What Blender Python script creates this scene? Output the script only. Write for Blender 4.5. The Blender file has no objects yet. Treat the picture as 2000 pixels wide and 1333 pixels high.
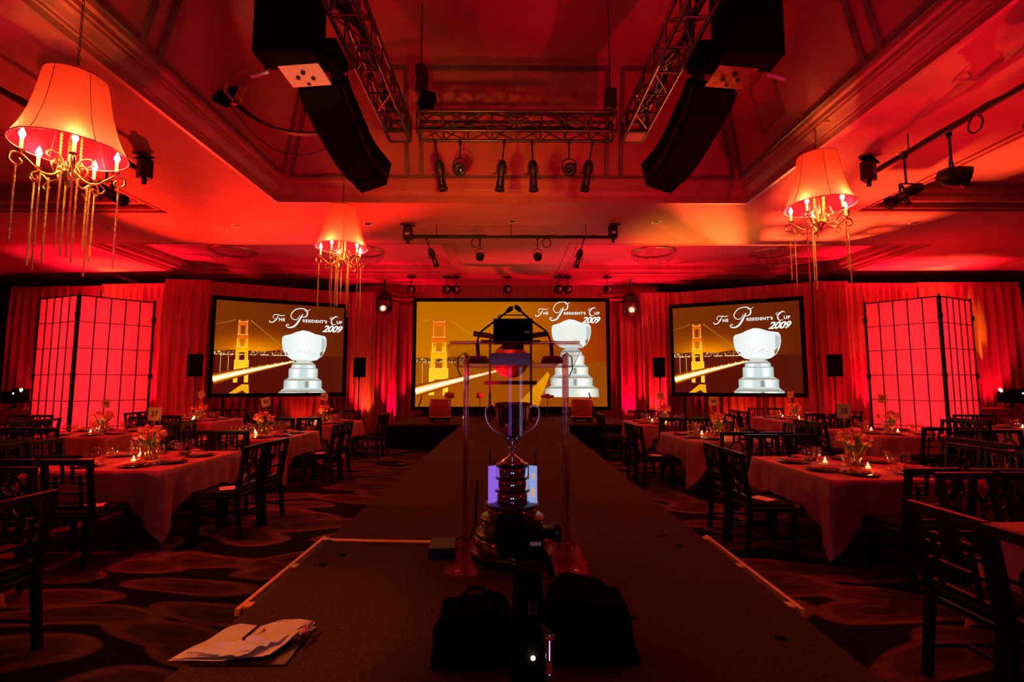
import bpy, math, random
from math import sin, cos, pi, radians as R, tan, atan2, sqrt, exp
from mathutils import Vector, Matrix, Euler

random.seed(7)
C = bpy.context.scene
COL = C.collection
EYE = 1.62                      # camera height; all "rel" heights below are measured from it

# ---------------------------------------------------------------- camera, world, exposure
cam_d = bpy.data.cameras.new('camera'); cam = bpy.data.objects.new('camera', cam_d); COL.objects.link(cam)
cam_d.sensor_width = 36; cam_d.lens = 17.0; cam_d.clip_start = 0.05; cam_d.clip_end = 200
cam.location = (0, 0, EYE)
cam.rotation_euler = Euler((R(90 + 5.05), 0, R(-0.42)), 'XYZ')
C.camera = cam
C.cycles.transparent_max_bounces = 24
C.view_settings.view_transform = 'Standard'; C.view_settings.look = 'None'
C.view_settings.exposure = 0.0; C.view_settings.gamma = 1.0; C.view_settings.use_curve_mapping = False
w = bpy.data.worlds.new('world'); C.world = w; w.use_nodes = True
w.node_tree.nodes['Background'].inputs[0].default_value = (0.30, 0.0, 0.02, 1)
w.node_tree.nodes['Background'].inputs[1].default_value = 0.0
FPX = 17.0 / 36 * 2000
_m = cam.rotation_euler.to_matrix()
CR, CU, CF = _m @ Vector((1, 0, 0)), _m @ Vector((0, 1, 0)), _m @ Vector((0, 0, -1))
def at(px, py, Y):
    """world point seen at pixel px,py at distance Y down the room"""
    d = CF * FPX + CR * (px - 1000) + CU * (666.5 - py)
    return Vector((0, 0, EYE)) + d * (Y / d.y)

# ---------------------------------------------------------------- lights
RED = (1.0, 0.0, 0.045); REDW = (1.0, 0.008, 0.040); AMB = (1.0, 0.20, 0.012); WARM = (1.0, 0.42, 0.10); CANDLE = (1.0, 0.50, 0.14)
def light(kind, name, loc, energy, color, radius=0.05, target=None, angle=40, blend=0.4):
    l = bpy.data.lights.new(name, kind); o = bpy.data.objects.new(name, l); COL.objects.link(o)
    o.location = loc; l.energy = energy; l.color = color
    l.shadow_soft_size = radius
    if kind == 'SPOT':
        l.spot_size = R(angle); l.spot_blend = blend
    if target is not None:
        o.rotation_euler = (Vector(target) - Vector(loc)).to_track_quat('-Z', 'Y').to_euler()
    return o
def spot(name, loc, target, energy, color, angle=40, blend=0.4, radius=0.05):
    return light('SPOT', name, loc, energy, color, radius, target, angle, blend)
# drape uplights: floor fixtures at the foot of the drapes, (x, y, target x, target y, energy, colour)
UP = [(-14.2, 14.0, -14.2, 14.5, 120, RED), (-12.2, 13.7, -12.0, 14.5, 900, REDW), (-10.6, 13.5, -10.4, 14.3, 900, REDW),
      (-7.9, 13.6, -7.9, 14.4, 60, REDW), (-6.9, 14.25, -6.9, 14.8, 60, REDW), (-5.9, 14.75, -5.9, 15.3, 80, REDW),
      (-4.75, 15.3, -4.7, 15.9, 320, REDW), (-3.8, 15.7, -3.8, 16.2, 700, RED), (3.95, 15.7, 3.95, 16.2, 900, RED),
      (4.8, 15.25, 4.8, 15.8, 700, REDW), (5.9, 14.8, 5.9, 15.3, 70, REDW), (7.0, 14.2, 7.0, 14.8, 80, REDW),
      (7.9, 13.65, 7.9, 14.4, 90, REDW), (9.3, 13.4, 9.4, 14.0, 60, REDW), (10.5, 13.4, 10.4, 14.1, 900, REDW),
      (12.3, 13.3, 12.3, 14.1, 1500, REDW), (14.0, 13.2, 14.0, 14.1, 500, REDW)]
for i, (x, y, tx, ty, e, c) in enumerate(UP):
    spot('uplight', (x, y + .15, 0.22), (tx, ty, 3.0), e * .9, c, 52, 0.7)
for (l, t_, e_, c_, a_) in (((14.0, 13.1, .3), (13.85, 14.1, 3.15), 1900, (1, .50, .01), 11), ((-4.6, 15.25, .25), (-4.6, 15.75, 1.3), 130, (1, .28, .01), 46), ((4.75, 15.25, .25), (4.8, 15.75, 1.2), 90, (1, .12, .01), 44),
                              ((-11.9, 13.7, .25), (-11.9, 14.4, 4.5), 900, (1, .30, .02), 13), ((-10.0, 13.5, .25), (-10.1, 14.3, 3.0), 360, (1, .16, .02), 17), ((12.7, 13.4, .25), (12.7, 14.1, 4.45), 900, (1, .36, .02), 16),
                              ((10.1, 13.3, .25), (10.3, 14.1, 3.6), 420, (1, .14, .02), 20), ((-6.2, 14.6, .2), (-6.3, 15.1, .9), 40, (1, .05, .01), 80), ((8.2, 13.6, .2), (8.0, 14.3, .9), 50, (1, .08, .01), 80), ((7.0, 14.2, .2), (6.9, 14.8, .9), 50, (1, .06, .01), 80)):
    spot('drape_accent', l, t_, e_, c_, a_, 0.7, 0.03)
spot('plate_fill', (-1.0, 3.2, 2.3), (-2.10, 4.85, EYE + 3.08), 170, (1.0, .60, .25), 15, 0.5)  # warm spot added to brighten the left box's bottom plate
# ceiling washes
CZ = EYE + 3.4                  # main ceiling level
spot('ceiling_wash', (-13.0, 13.0, 0.3), (-11.2, 13.4, CZ), 1500, REDW, 55, 0.8)
spot('ceiling_wash', (-11.6, 13.9, 1.9), (-11.5, 14.0, CZ), 420, (1.0, 0.14, 0.02), 50, 0.9)
spot('ceiling_wash', (13.4, 12.8, 0.3), (11.6, 13.0, CZ), 2300, REDW, 60, 0.8)
spot('ceiling_wash', (12.4, 13.6, 1.9), (12.2, 13.7, CZ), 420, (1.0, 0.14, 0.02), 55, 0.9)
spot('ceiling_wash', (-8.6, 13.4, 0.3), (-5.3, 9.6, CZ), 6500, (1.0, 0.030, 0.010), 52, 0.6)
spot('ceiling_wash', (-7.6, 9.6, 0.3), (-5.4, 7.0, CZ), 1700, (1.0, 0.012, 0.012), 56, 0.9)
spot('ceiling_wash', (-9.4, 9.8, 0.3), (-6.6, 5.0, CZ), 700, RED, 60, 1.0)
spot('ceiling_wash', (7.4, 13.8, 0.3), (6.1, 9.2, CZ), 5600, (1.0, 0.13, 0.03), 50, 0.10, 0.02)
spot('ceiling_wash', (5.6, 14.9, 0.3), (4.4, 11.3, CZ), 1900, (1.0, 0.42, 0.02), 34, 1.0, 0.02)
for sx in (-2.6, 2.7): spot('ceiling_wash', (sx, 15.75, 1.0), (sx * .5, 16.0, CZ), 150, REDW, 110, 1.0)
spot('ceiling_wash', (8.2, 13.0, 0.3), (5.8, 7.2, CZ), 1500, (1.0, 0.004, 0.02), 52, 0.9)
spot('ceiling_wash', (9.8, 8.4, 0.3), (6.6, 3.8, CZ), 1500, (1.0, 0.002, 0.02), 62, 1.0)
spot('ceiling_wash', (-3.2, 12.6, 1.0), (-4.6, 13.4, CZ + 0.4), 520, RED, 92, 1.0)
spot('ceiling_wash', (3.3, 12.6, 1.0), (3.6, 13.4, CZ + 0.4), 800, RED, 92, 1.0)
spot('ceiling_wash', (-0.6, 12.4, 1.0), (0.0, 14.2, CZ), 520, REDW, 70, 1.0)
spot('ceiling_wash', (-0.2, 8.6, 1.2), (-0.2, 10.2, CZ), 130, AMB, 66, 0.9)
# dome of the central tray: dim red everywhere, amber low on its far slope
spot('dome_wash', (-3.4, 3.4, 1.2), (-1.0, 6.4, EYE + 5.2), 420, RED, 95, 1.0)
spot('dome_wash', (3.6, 3.4, 1.2), (1.6, 6.6, EYE + 5.2), 560, RED, 95, 1.0)
spot('dome_wash', (-0.6, 4.6, EYE + 1.9), (-0.9, 8.8, EYE + 3.9), 260, (1.0, .26, .01), 60, 0.9)
spot('dome_wash', (1.2, 4.4, EYE + 2.0), (1.0, 8.8, EYE + 3.9), 90, AMB, 60, 1.0)
# red general wash over the tables from the side pipes and truss
for (x, y, tx, ty, e) in [(-5.2, 5.6, -4.2, 5.8, 420), (-5.3, 8.2, -4.6, 8.6, 240), (-1.9, 9.8, -4.2, 11.0, 130), (-6.4, 7.0, -7.4, 8.9, 190),
                          (5.3, 5.4, 3.8, 5.2, 260), (5.2, 6.8, 3.6, 8.2, 90), (2.0, 9.8, 3.5, 11.0, 110), (6.2, 7.2, 7.0, 9.0, 90),
                          (-5.2, 3.0, -4.6, 2.6, 50), (5.2, 3.0, 3.9, 2.2, 60), (-6.3, 9.6, -7.4, 11.7, 150), (6.4, 9.6, 7.2, 12.0, 130)]:
    spot('table_wash', (x, y, CZ - 0.3), (tx, ty, 0.7), e * 1.5, (1.0, 0.006, 0.03), 60, 0.9, 0.08)
spot('runway_wash', (0.6, 6.9, EYE + 3.4), (0.0, 6.0, 0.6), 120, (1.0, 0.08, 0.05), 78, 1.0, 0.1)
spot('runway_wash', (-0.8, 3.6, EYE + 3.9), (0.0, 2.4, 0.6), 50, (1.0, 0.02, 0.05), 80, 1.0, 0.1)
spot('stage_wash', (0.0, 9.8, CZ - 0.3), (0.0, 13.2, 0.6), 160, (1.0, 0.03, 0.03), 60, 0.9, 0.1)
light('POINT', 'room_fill', (-7.5, -2.0, 3.2), 34, (1.0, 0.0, 0.04), 0.6)  # unseen red fill points added to lift the ambient level
light('POINT', 'room_fill', (7.5, -2.0, 3.2), 34, (1.0, 0.0, 0.04), 0.6)
spot('orange_profile', (-2.3, 0.6, 3.8), (-1.1, 1.95, 0.6), 250, (1.0, 0.22, 0.04), 26, 0.8)
spot('orange_profile', (3.6, 0.4, 3.8), (1.5, 2.6, 0.6), 60, (1.0, 0.16, 0.02), 30, 0.6)

# ---------------------------------------------------------------- materials
M = {}
def mat(name, color=(0.8, 0.8, 0.8), rough=0.6, metal=0.0, spec=0.5, emit=None, estr=0.0):
    m = bpy.data.materials.new(name); m.use_nodes = True
    b = m.node_tree.nodes['Principled BSDF']
    b.inputs['Base Color'].default_value = (*color, 1); b.inputs['Roughness'].default_value = rough
    b.inputs['Metallic'].default_value = metal; b.inputs['Specular IOR Level'].default_value = spec
    if emit:
        b.inputs['Emission Color'].default_value = (*emit, 1); b.inputs['Emission Strength'].default_value = estr
    M[name] = m
    return m
def nodes(m): return m.node_tree.nodes, m.node_tree.links, m.node_tree.nodes['Principled BSDF']
def noise_color(m, scale, c1, c2, detail=4, lo=0.35, hi=0.65, stretch=(1, 1, 1), bump=0.0, bscale=None):
    n, l, b = nodes(m)
    tc = n.new('ShaderNodeTexCoord'); mp = n.new('ShaderNodeMapping'); mp.inputs['Scale'].default_value = stretch
    l.new(tc.outputs['Object'], mp.inputs[0])
    t = n.new('ShaderNodeTexNoise'); t.inputs['Scale'].default_value = scale; t.inputs['Detail'].default_value = detail
    l.new(mp.outputs[0], t.inputs['Vector'])
    r = n.new('ShaderNodeValToRGB'); r.color_ramp.elements[0].position = lo; r.color_ramp.elements[1].position = hi
    r.color_ramp.elements[0].color = (*c1, 1); r.color_ramp.elements[1].color = (*c2, 1)
    l.new(t.outputs[0], r.inputs[0]); l.new(r.outputs[0], b.inputs['Base Color'])
    if bump:
        t2 = n.new('ShaderNodeTexNoise'); t2.inputs['Scale'].default_value = bscale or scale; t2.inputs['Detail'].default_value = 5
        l.new(mp.outputs[0], t2.inputs['Vector'])
        bp = n.new('ShaderNodeBump'); bp.inputs['Strength'].default_value = bump; bp.inputs['Distance'].default_value = 0.02
        l.new(t2.outputs[0], bp.inputs['Height']); l.new(bp.outputs[0], b.inputs['Normal'])
    return m
mat('plaster', (0.72, 0.4, 0.3), 0.75); noise_color(M['plaster'], 1.3, (0.60, 0.22, 0.22), (0.74, 0.28, 0.28), 6, 0.3, 0.7, (1, 1, 1), 0.8, 7.0)
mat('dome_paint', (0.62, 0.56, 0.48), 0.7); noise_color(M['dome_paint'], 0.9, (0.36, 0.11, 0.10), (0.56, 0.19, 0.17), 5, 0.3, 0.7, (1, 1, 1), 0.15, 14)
mat('moulding', (0.70, 0.64, 0.55), 0.38); noise_color(M['moulding'], 3, (0.48, 0.19, 0.16), (0.60, 0.25, 0.21), 3, 0.3, 0.7)
mat('moulding_dark', (0.16, 0.11, 0.09), 0.5); noise_color(M['moulding_dark'], 3, (0.12, 0.09, 0.07), (0.20, 0.15, 0.12), 3)
mat('wall_dark', (0.05, 0.035, 0.03), 0.8); noise_color(M['wall_dark'], 2, (0.035, 0.025, 0.02), (0.06, 0.045, 0.04))
mat('black', (0.012, 0.012, 0.012), 0.5); mat('black_matte', (0.006, 0.006, 0.006), 0.95, 0, 0.05)
mat('bag_fabric', (0.004, 0.004, 0.004), 1.0, 0, 0.02); noise_color(M['bag_fabric'], 60, (0.003, 0.003, 0.003), (0.007, 0.006, 0.006))
mat('chair_wood', (0.010, 0.006, 0.005), 0.32, 0, 0.35); noise_color(M['chair_wood'], 20, (0.006, 0.004, 0.003), (0.014, 0.008, 0.006), 3, 0.3, 0.7, (1, 1, 6))
mat('seat_pad', (0.008, 0.006, 0.006), 0.9, 0, 0.1)
mat('drape', (0.62, 0.2, 0.2), 0.36, 0, 0.6); noise_color(M['drape'], 2.5, (0.40, 0.08, 0.12), (0.64, 0.15, 0.20), 4, 0.3, 0.7, (8, 8, 0.5))
mat('skirt_black', (0.006, 0.005, 0.005), 0.95, 0, 0.05)
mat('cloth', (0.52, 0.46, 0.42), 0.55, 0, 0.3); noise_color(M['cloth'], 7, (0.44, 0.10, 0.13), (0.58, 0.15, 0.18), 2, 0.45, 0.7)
mat('napkin', (0.60, 0.16, 0.14), 0.8); mat('plate_glaze', (0.06, 0.05, 0.04), 0.15, 0.2); mat('plate_white', (0.55, 0.50, 0.40), 0.2)
mat('silver', (0.90, 0.88, 0.86), 0.07, 1.0); mat('steel', (0.75, 0.72, 0.68), 0.25, 1.0); mat('truss_metal', (0.13, 0.11, 0.10), 0.35, 0.8)
mat('gold', (0.85, 0.62, 0.28), 0.28, 1.0); mat('wood_dark', (0.025, 0.012, 0.008), 0.25, 0, 0.5)
mat('alu', (0.80, 0.76, 0.70), 0.4, 0.6); mat('rail_gold', (0.85, 0.36, 0.08), 0.45, 0.2); mat('bead', (0.95, 0.70, 0.28), 0.25, 0.35); mat('crystal_bead', (1.0, 0.72, 0.72), 0.08, 0.7, 1.0); mat('cream_plate', (0.8, 0.66, 0.45), 0.35, 0.3)
mat('paper', (0.80, 0.74, 0.64), 0.8); noise_color(M['paper'], 9, (0.72, 0.66, 0.55), (0.82, 0.77, 0.68), 3)
mat('paper_white', (0.82, 0.80, 0.82), 0.8); mat('ink', (0.03, 0.03, 0.03), 0.8); mat('card', (0.92, 0.72, 0.30), 0.7)
mat('ribbon', (0.9, 0.45, 0.08), 0.5); mat('tulip_pink', (0.85, 0.20, 0.25), 0.5); mat('tulip_orange', (0.95, 0.60, 0.12), 0.5)
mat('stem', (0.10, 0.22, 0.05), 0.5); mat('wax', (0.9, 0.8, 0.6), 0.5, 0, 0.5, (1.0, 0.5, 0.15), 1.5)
mat('flame', (1, 0.8, 0.4), 0.5, 0, 0.5, (1.0, 0.72, 0.30), 60); mat('bulb', (1, 0.9, 0.6), 0.5, 0, 0.5, (1.0, 0.70, 0.30), 90)
mat('lens_red', (0.6, 0.05, 0.04), 0.2, 0, 0.5, (1.0, 0.16, 0.08), 3.0); mat('lens_hot', (1, 0.6, 0.4), 0.2, 0, 0.5, (1.0, 0.45, 0.28), 14)
mat('lens_dim', (0.6, 0.1, 0.08), 0.15, 0, 0.8, (1.0, 0.12, 0.08), 0.25); mat('lens_dark', (0.03, 0.02, 0.03), 0.1, 0, 0.8); mat('led_white', (1, 1, 1), 0.4, 0, 0.5, (1, 0.75, 0.4), 10); mat('led_violet', (0.7, 0.6, 1), 0.4, 0, 0.5, (0.45, 0.30, 1), 9)
mat('drum_red', (0.42, 0.05, 0.03), 0.3); mat('drum_skin', (0.60, 0.45, 0.30), 0.7); mat('gong_bronze', (0.40, 0.17, 0.08), 0.35, 0.7)
mat('brass', (0.80, 0.55, 0.22), 0.3, 1.0); mat('label_tan', (0.75, 0.62, 0.48), 0.6); mat('yellow_board', (0.75, 0.62, 0.15), 0.6)
noise_color(M['gong_bronze'], 8, (0.28, 0.10, 0.05), (0.50, 0.24, 0.12))
mat('rear_screen', (0.5, 0.5, 0.6), 0.5, 0, 0.5, (0.60, 0.56, 1.0), 6.0); mat('rear_screen_b', (0.5, 0.5, 0.6), 0.5, 0, 0.5, (0.48, 0.20, 1.0), 6.0)
mat('reflection_violet', (0.6, 0.5, 0.8), 0.4, 0, 0.5, (0.30, 0.13, 0.80), 0.9); mat('reflection_blue', (0.6, 0.7, 0.9), 0.4, 0, 0.5, (0.30, 0.42, 0.85), 0.8)  # emissive colours painted for screen reflections beside the trophy
mat('reflection_gold', (0.8, 0.6, 0.3), 0.4, 0, 0.5, (0.8, 0.45, 0.12), 0.8)
mat('deck_carpet', (0.10, 0.085, 0.075), 0.95, 0, 0.1); noise_color(M['deck_carpet'], 70, (0.045, 0.020, 0.014), (0.14, 0.07, 0.05), 6, 0.3, 0.72, (1, 2.2, 1), 0.5, 160)

def glass(name, tint=(1, 1, 1), refl=0.9, rough=0.02, ior=1.45):
    m = bpy.data.materials.new(name); m.use_nodes = True; n, l = m.node_tree.nodes, m.node_tree.links
    n.clear(); out = n.new('ShaderNodeOutputMaterial'); mx = n.new('ShaderNodeMixShader')
    tr = n.new('ShaderNodeBsdfTransparent'); tr.inputs[0].default_value = (*tint, 1)
    gl = n.new('ShaderNodeBsdfGlossy'); gl.inputs['Roughness'].default_value = rough; gl.inputs[0].default_value = (refl, refl, refl, 1)
    fr = n.new('ShaderNodeFresnel'); ge = n.new('ShaderNodeNewGeometry'); mr = n.new('ShaderNodeMapRange')
    mr.inputs['To Min'].default_value = ior; mr.inputs['To Max'].default_value = 1 / ior          # same reflection from both sides
    l.new(ge.outputs['Backfacing'], mr.inputs[0]); l.new(mr.outputs[0], fr.inputs[0])
    l.new(fr.outputs[0], mx.inputs[0]); l.new(tr.outputs[0], mx.inputs[1]); l.new(gl.outputs[0], mx.inputs[2]); l.new(mx.outputs[0], out.inputs[0])
    M[name] = m; return m
glass('glass', (0.97, 0.90, 0.84), 1.0, 0.04, 1.85); glass('acrylic_tube', (0.93, 0.72, 0.70), 1.0, 0.06, 2.0); glass('acrylic', (0.96, 0.94, 0.95), 0.9, 0.03, 1.22); glass('acrylic_edge', (0.72, 0.45, 0.40), 1.0, 0.12, 2.0); glass('crystal', (0.9, 0.85, 0.85), 1.0, 0.05, 2.4)  # tube's red tint put in to show reflection streaks
def translucent(name, color, mixf=0.5, rough=0.6, dcol=None):
    m = bpy.data.materials.new(name); m.use_nodes = True; n, l = m.node_tree.nodes, m.node_tree.links
    n.clear(); out = n.new('ShaderNodeOutputMaterial'); mx = n.new('ShaderNodeMixShader'); mx.inputs[0].default_value = mixf
    a = n.new('ShaderNodeBsdfDiffuse'); a.inputs[0].default_value = (*(dcol or color), 1)
    t = n.new('ShaderNodeBsdfTranslucent'); t.inputs[0].default_value = (*color, 1)
    nz = n.new('ShaderNodeTexNoise'); nz.inputs['Scale'].default_value = 3
    l.new(a.outputs[0], mx.inputs[1]); l.new(t.outputs[0], mx.inputs[2]); l.new(mx.outputs[0], out.inputs[0])
    M[name] = m; return m
translucent('shade_fabric', (0.95, 0.115, 0.12), 0.6, dcol=(0.85, 0.015, 0.10)); translucent('shoji_paper', (0.92, 0.70, 0.74), 0.7)
translucent('petal', (0.9, 0.4, 0.35), 0.4)

def carpet():
    """big petals: long voronoi cells, rounded pale petals with darker veins on a black ground"""
    m = mat('floor_carpet', (0.1, 0.05, 0.05), 0.95, 0, 0.1); n, l, b = nodes(m)
    tc = n.new('ShaderNodeTexCoord')
    nz = n.new('ShaderNodeTexNoise'); nz.inputs['Scale'].default_value = 0.45; nz.inputs['Detail'].default_value = 0.5
    l.new(tc.outputs['Object'], nz.inputs['Vector'])
    ad = n.new('ShaderNodeVectorMath'); ad.operation = 'MULTIPLY_ADD'; ad.inputs[1].default_value = (1.7, 1.7, 0)
    l.new(nz.outputs[1], ad.inputs[0]); l.new(tc.outputs['Object'], ad.inputs[2])
    mp = n.new('ShaderNodeMapping'); mp.inputs['Scale'].default_value = (1.0, 2.3, 1); mp.inputs['Rotation'].default_value = (0, 0, 0.5)
    l.new(ad.outputs[0], mp.inputs[0])
    v = n.new('ShaderNodeTexVoronoi'); v.voronoi_dimensions = '2D'; v.feature = 'SMOOTH_F1'; v.inputs['Scale'].default_value = 1.05; v.inputs['Smoothness'].default_value = 0.15
    l.new(mp.outputs[0], v.inputs['Vector'])
    r1 = n.new('ShaderNodeValToRGB'); e = r1.color_ramp.elements
    e[0].position = 0.0; e[0].color = (0.035, 0.020, 0.018, 1); e[1].position = 0.62; e[1].color = (0.004, 0.003, 0.003, 1)
    for p, c in ((0.14, 0.05), (0.20, 0.11), (0.27, 0.07), (0.36, 0.09), (0.44, 0.19), (0.52, 0.16), (0.55, 0.006)):
        x = e.new(p); x.color = (c, c * 0.42, c * 0.38, 1)
    l.new(v.outputs[0], r1.inputs[0])
    vn = n.new('ShaderNodeTexNoise'); vn.inputs['Scale'].default_value = 5; mp2 = n.new('ShaderNodeMapping'); mp2.inputs['Scale'].default_value = (0.5, 4, 1); mp2.inputs['Rotation'].default_value = (0, 0, 0.5)
    l.new(ad.outputs[0], mp2.inputs[0]); l.new(mp2.outputs[0], vn.inputs['Vector'])
    r2 = n.new('ShaderNodeValToRGB'); r2.color_ramp.elements[0].position = 0.35; r2.color_ramp.elements[1].position = 0.65
    r2.color_ramp.elements[0].color = (0.55, 0.55, 0.55, 1); r2.color_ramp.elements[1].color = (1, 1, 1, 1)
    l.new(vn.outputs[0], r2.inputs[0])
    mu = n.new('ShaderNodeMixRGB'); mu.blend_type = 'MULTIPLY'; mu.inputs[0].default_value = 1
    l.new(r1.outputs[0], mu.inputs[1]); l.new(r2.outputs[0], mu.inputs[2]); l.new(mu.outputs[0], b.inputs['Base Color'])
carpet()
def picture_mat():
    m = bpy.data.materials.new('screen_picture'); m.use_nodes = True; n, l = m.node_tree.nodes, m.node_tree.links
    n.clear(); out = n.new('ShaderNodeOutputMaterial'); em = n.new('ShaderNodeEmission'); at_ = n.new('ShaderNodeAttribute'); at_.attribute_name = 'col'
    l.new(at_.outputs['Color'], em.inputs[0]); em.inputs[1].default_value = 1.0; l.new(em.outputs[0], out.inputs[0]); M['screen_picture'] = m
picture_mat()

# ---------------------------------------------------------------- mesh helpers
class MB:
    def __init__(s): s.v = []; s.f = []; s.m = []; s.cur = 0; s.smooth = set()
    def add(s, vs, fs, smooth=False, xf=None):
        o = len(s.v)
        for p in vs:
            p = Vector(p)
            s.v.append(tuple(xf @ p) if xf is not None else tuple(p))
        for f in fs:
            if smooth: s.smooth.add(len(s.f))
            s.f.append(tuple(i + o for i in f)); s.m.append(s.cur)
        return s
    def box(s, c, d, rot=None, xf=None):
        x, y, z = d[0] / 2, d[1] / 2, d[2] / 2
        vs = [Vector((a * x, b * y, e * z)) for a in (-1, 1) for b in (-1, 1) for e in (-1, 1)]
        if rot is not None:
            rm = rot if isinstance(rot, Matrix) else Euler(rot).to_matrix()
            vs = [rm @ q for q in vs]
        vs = [q + Vector(c) for q in vs]
        return s.add(vs, [(0, 1, 3, 2), (4, 6, 7, 5), (0, 4, 5, 1), (2, 3, 7, 6), (0, 2, 6, 4), (1, 5, 7, 3)], False, xf)
    def bar(s, p, q, w, h=None, up=(0, 0, 1)):
        p, q = Vector(p), Vector(q); h = h or w; d = (q - p); L = d.length; d.normalize(); up = Vector(up)
        if abs(d.dot(up)) > 0.98: up = Vector((0, 1, 0))
        r = d.cross(up).normalized(); u = r.cross(d)
        rm = Matrix((r, d, u)).transposed()
        return s.box((p + q) / 2, (w, L, h), rm)
    def tube(s, pts, r, n=8, closed=False, cap=True):
        pts = [Vector(p) for p in pts]; rr = r if isinstance(r, (list, tuple)) else [r] * len(pts)
        N = len(pts); rings = []; up = None
        for i, p in enumerate(pts):
            a = pts[i - 1] if (i > 0 or closed) else p; b = pts[(i + 1) % N] if (i < N - 1 or closed) else p
            t = (b - a).normalized()
            if up is None: up = Vector((0, 0, 1)) if abs(t.z) < 0.9 else Vector((1, 0, 0))
            x = t.cross(up).normalized(); y = x.cross(t).normalized(); up = y
            rings.append([p + (x * cos(2 * pi * k / n) + y * sin(2 * pi * k / n)) * rr[i] for k in range(n)])
        vs = [q for g in rings for q in g]; fs = []
        for i in range(N if closed else N - 1):
            j = (i + 1) % N
            for k in range(n): fs.append((i * n + k, i * n + (k + 1) % n, j * n + (k + 1) % n, j * n + k))
        s.add(vs, fs, True)
        if cap and not closed: s.add(rings[0], [tuple(range(n))][::-1]); s.add(rings[-1], [tuple(range(n))])
        return s
    def lathe(s, prof, n=24, c=(0, 0, 0), xf=None, arc=1.0):
        vs = []; fs = []; c = Vector(c); K = n if arc >= 1 else n + 1
        for (r, z) in prof:
            for k in range(K):
                a = 2 * pi * arc * k / n; vs.append(c + Vector((r * cos(a), r * sin(a), z)))
        for i in range(len(prof) - 1):
            for k in range(n): fs.append((i * K + k, i * K + (k + 1) % K, (i + 1) * K + (k + 1) % K, (i + 1) * K + k))
        return s.add(vs, fs, True, xf)
    def prism(s, poly, z0, z1, xf=None):
        n = len(poly)
        vs = [(x, y, z0) for x, y in poly] + [(x, y, z1) for x, y in poly]
        fs = [tuple(range(n))[::-1], tuple(range(n, 2 * n))] + [(i, (i + 1) % n, n + (i + 1) % n, n + i) for i in range(n)]
        return s.add(vs, fs, False, xf)
    def build(s, name, mats, parent=None, loc=None, bevel=0):
        me = bpy.data.meshes.new(name); me.from_pydata(s.v, [], s.f); me.update()
        if not isinstance(mats, (list, tuple)): mats = [mats]
        for q in mats: me.materials.append(M[q])
        for i, p in enumerate(me.polygons):
            p.material_index = s.m[i]; p.use_smooth = i in s.smooth
        o = bpy.data.objects.new(name, me); COL.objects.link(o)
        if parent: o.parent = parent
        if loc is not None: o.location = loc
        if bevel:
            b = o.modifiers.new('bevel', 'BEVEL'); b.width = bevel; b.segments = 2; b.limit_method = 'ANGLE'
        return o
def tag(o, label=None, cat=None, group=None, kind=None):
    if label: o['label'] = label
    if cat: o['category'] = cat
    if group: o['group'] = group
    if kind: o['kind'] = kind
    return o
def thing(name, loc, label, cat, group=None, rz=0):
    o = bpy.data.objects.new(name, None); COL.objects.link(o); o.location = loc; o.rotation_euler = (0, 0, rz); o.empty_display_size = 0.1
    return tag(o, label, cat, group)
KIDS = {}
def copy_tree(o, parent=None):
    c = o.copy(); COL.objects.link(c)
    if parent: c.parent = parent
    ks = [k for k in bpy.data.objects if k.parent == o] if o.name not in KIDS else KIDS[o.name]
    KIDS[o.name] = ks
    for k in ks: copy_tree(k, c)
    return c
def struct(mb, name, m):
    return tag(mb.build(name, m), kind='structure')
def spots_of(proto, first, i):          # first use moves the prototype itself
    return proto if i == 0 else copy_tree(proto)

# ---------------------------------------------------------------- room shell
X0, X1, Y0, Y1 = -17.0, 17.0, -6.0, 16.7
TX0, TX1, TY0, TY1 = -4.30, 4.45, -3.0, 8.77            # central tray lip
b = MB(); b.box(((X0 + X1) / 2, (Y0 + Y1) / 2, -0.05), (X1 - X0, Y1 - Y0, 0.1)); struct(b, 'floor', 'floor_carpet')
for nm, c, d in (('wall_back', (0, Y1 + 0.05, 3.2), (34.2, 0.1, 6.8)), ('wall_rear', (0, Y0 - 0.05, 3.2), (34.2, 0.1, 6.8)),
                 ('wall_left', (X0 - 0.05, 5.35, 3.2), (0.1, 22.9, 6.8)), ('wall_right', (X1 + 0.05, 5.35, 3.2), (0.1, 22.9, 6.8))):
    struct(MB().box(c, d), nm, 'wall_dark')
HOLES = [(TX0, TX1, TY0, TY1), (-10.3, -1.3, 11.5, 15.5), (1.4, 10.4, 11.5, 15.5), (-12.4, -6.8, 1.2, 9.45), (6.9, 12.4, 1.2, 9.25)]
xs = sorted({X0, X1} | {h[0] for h in HOLES} | {h[1] for h in HOLES}); ys = sorted({Y0, Y1} | {h[2] for h in HOLES} | {h[3] for h in HOLES})
b = MB()
for i in range(len(xs) - 1):
    for j in range(len(ys) - 1):
        mx, my = (xs[i] + xs[i + 1]) / 2, (ys[j] + ys[j + 1]) / 2
        if any(h[0] < mx < h[1] and h[2] < my < h[3] for h in HOLES): continue
        b.add([(xs[i], ys[j], CZ), (xs[i + 1], ys[j], CZ), (xs[i + 1], ys[j + 1], CZ), (xs[i], ys[j + 1], CZ)], [(0, 3, 2, 1)])
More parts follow.
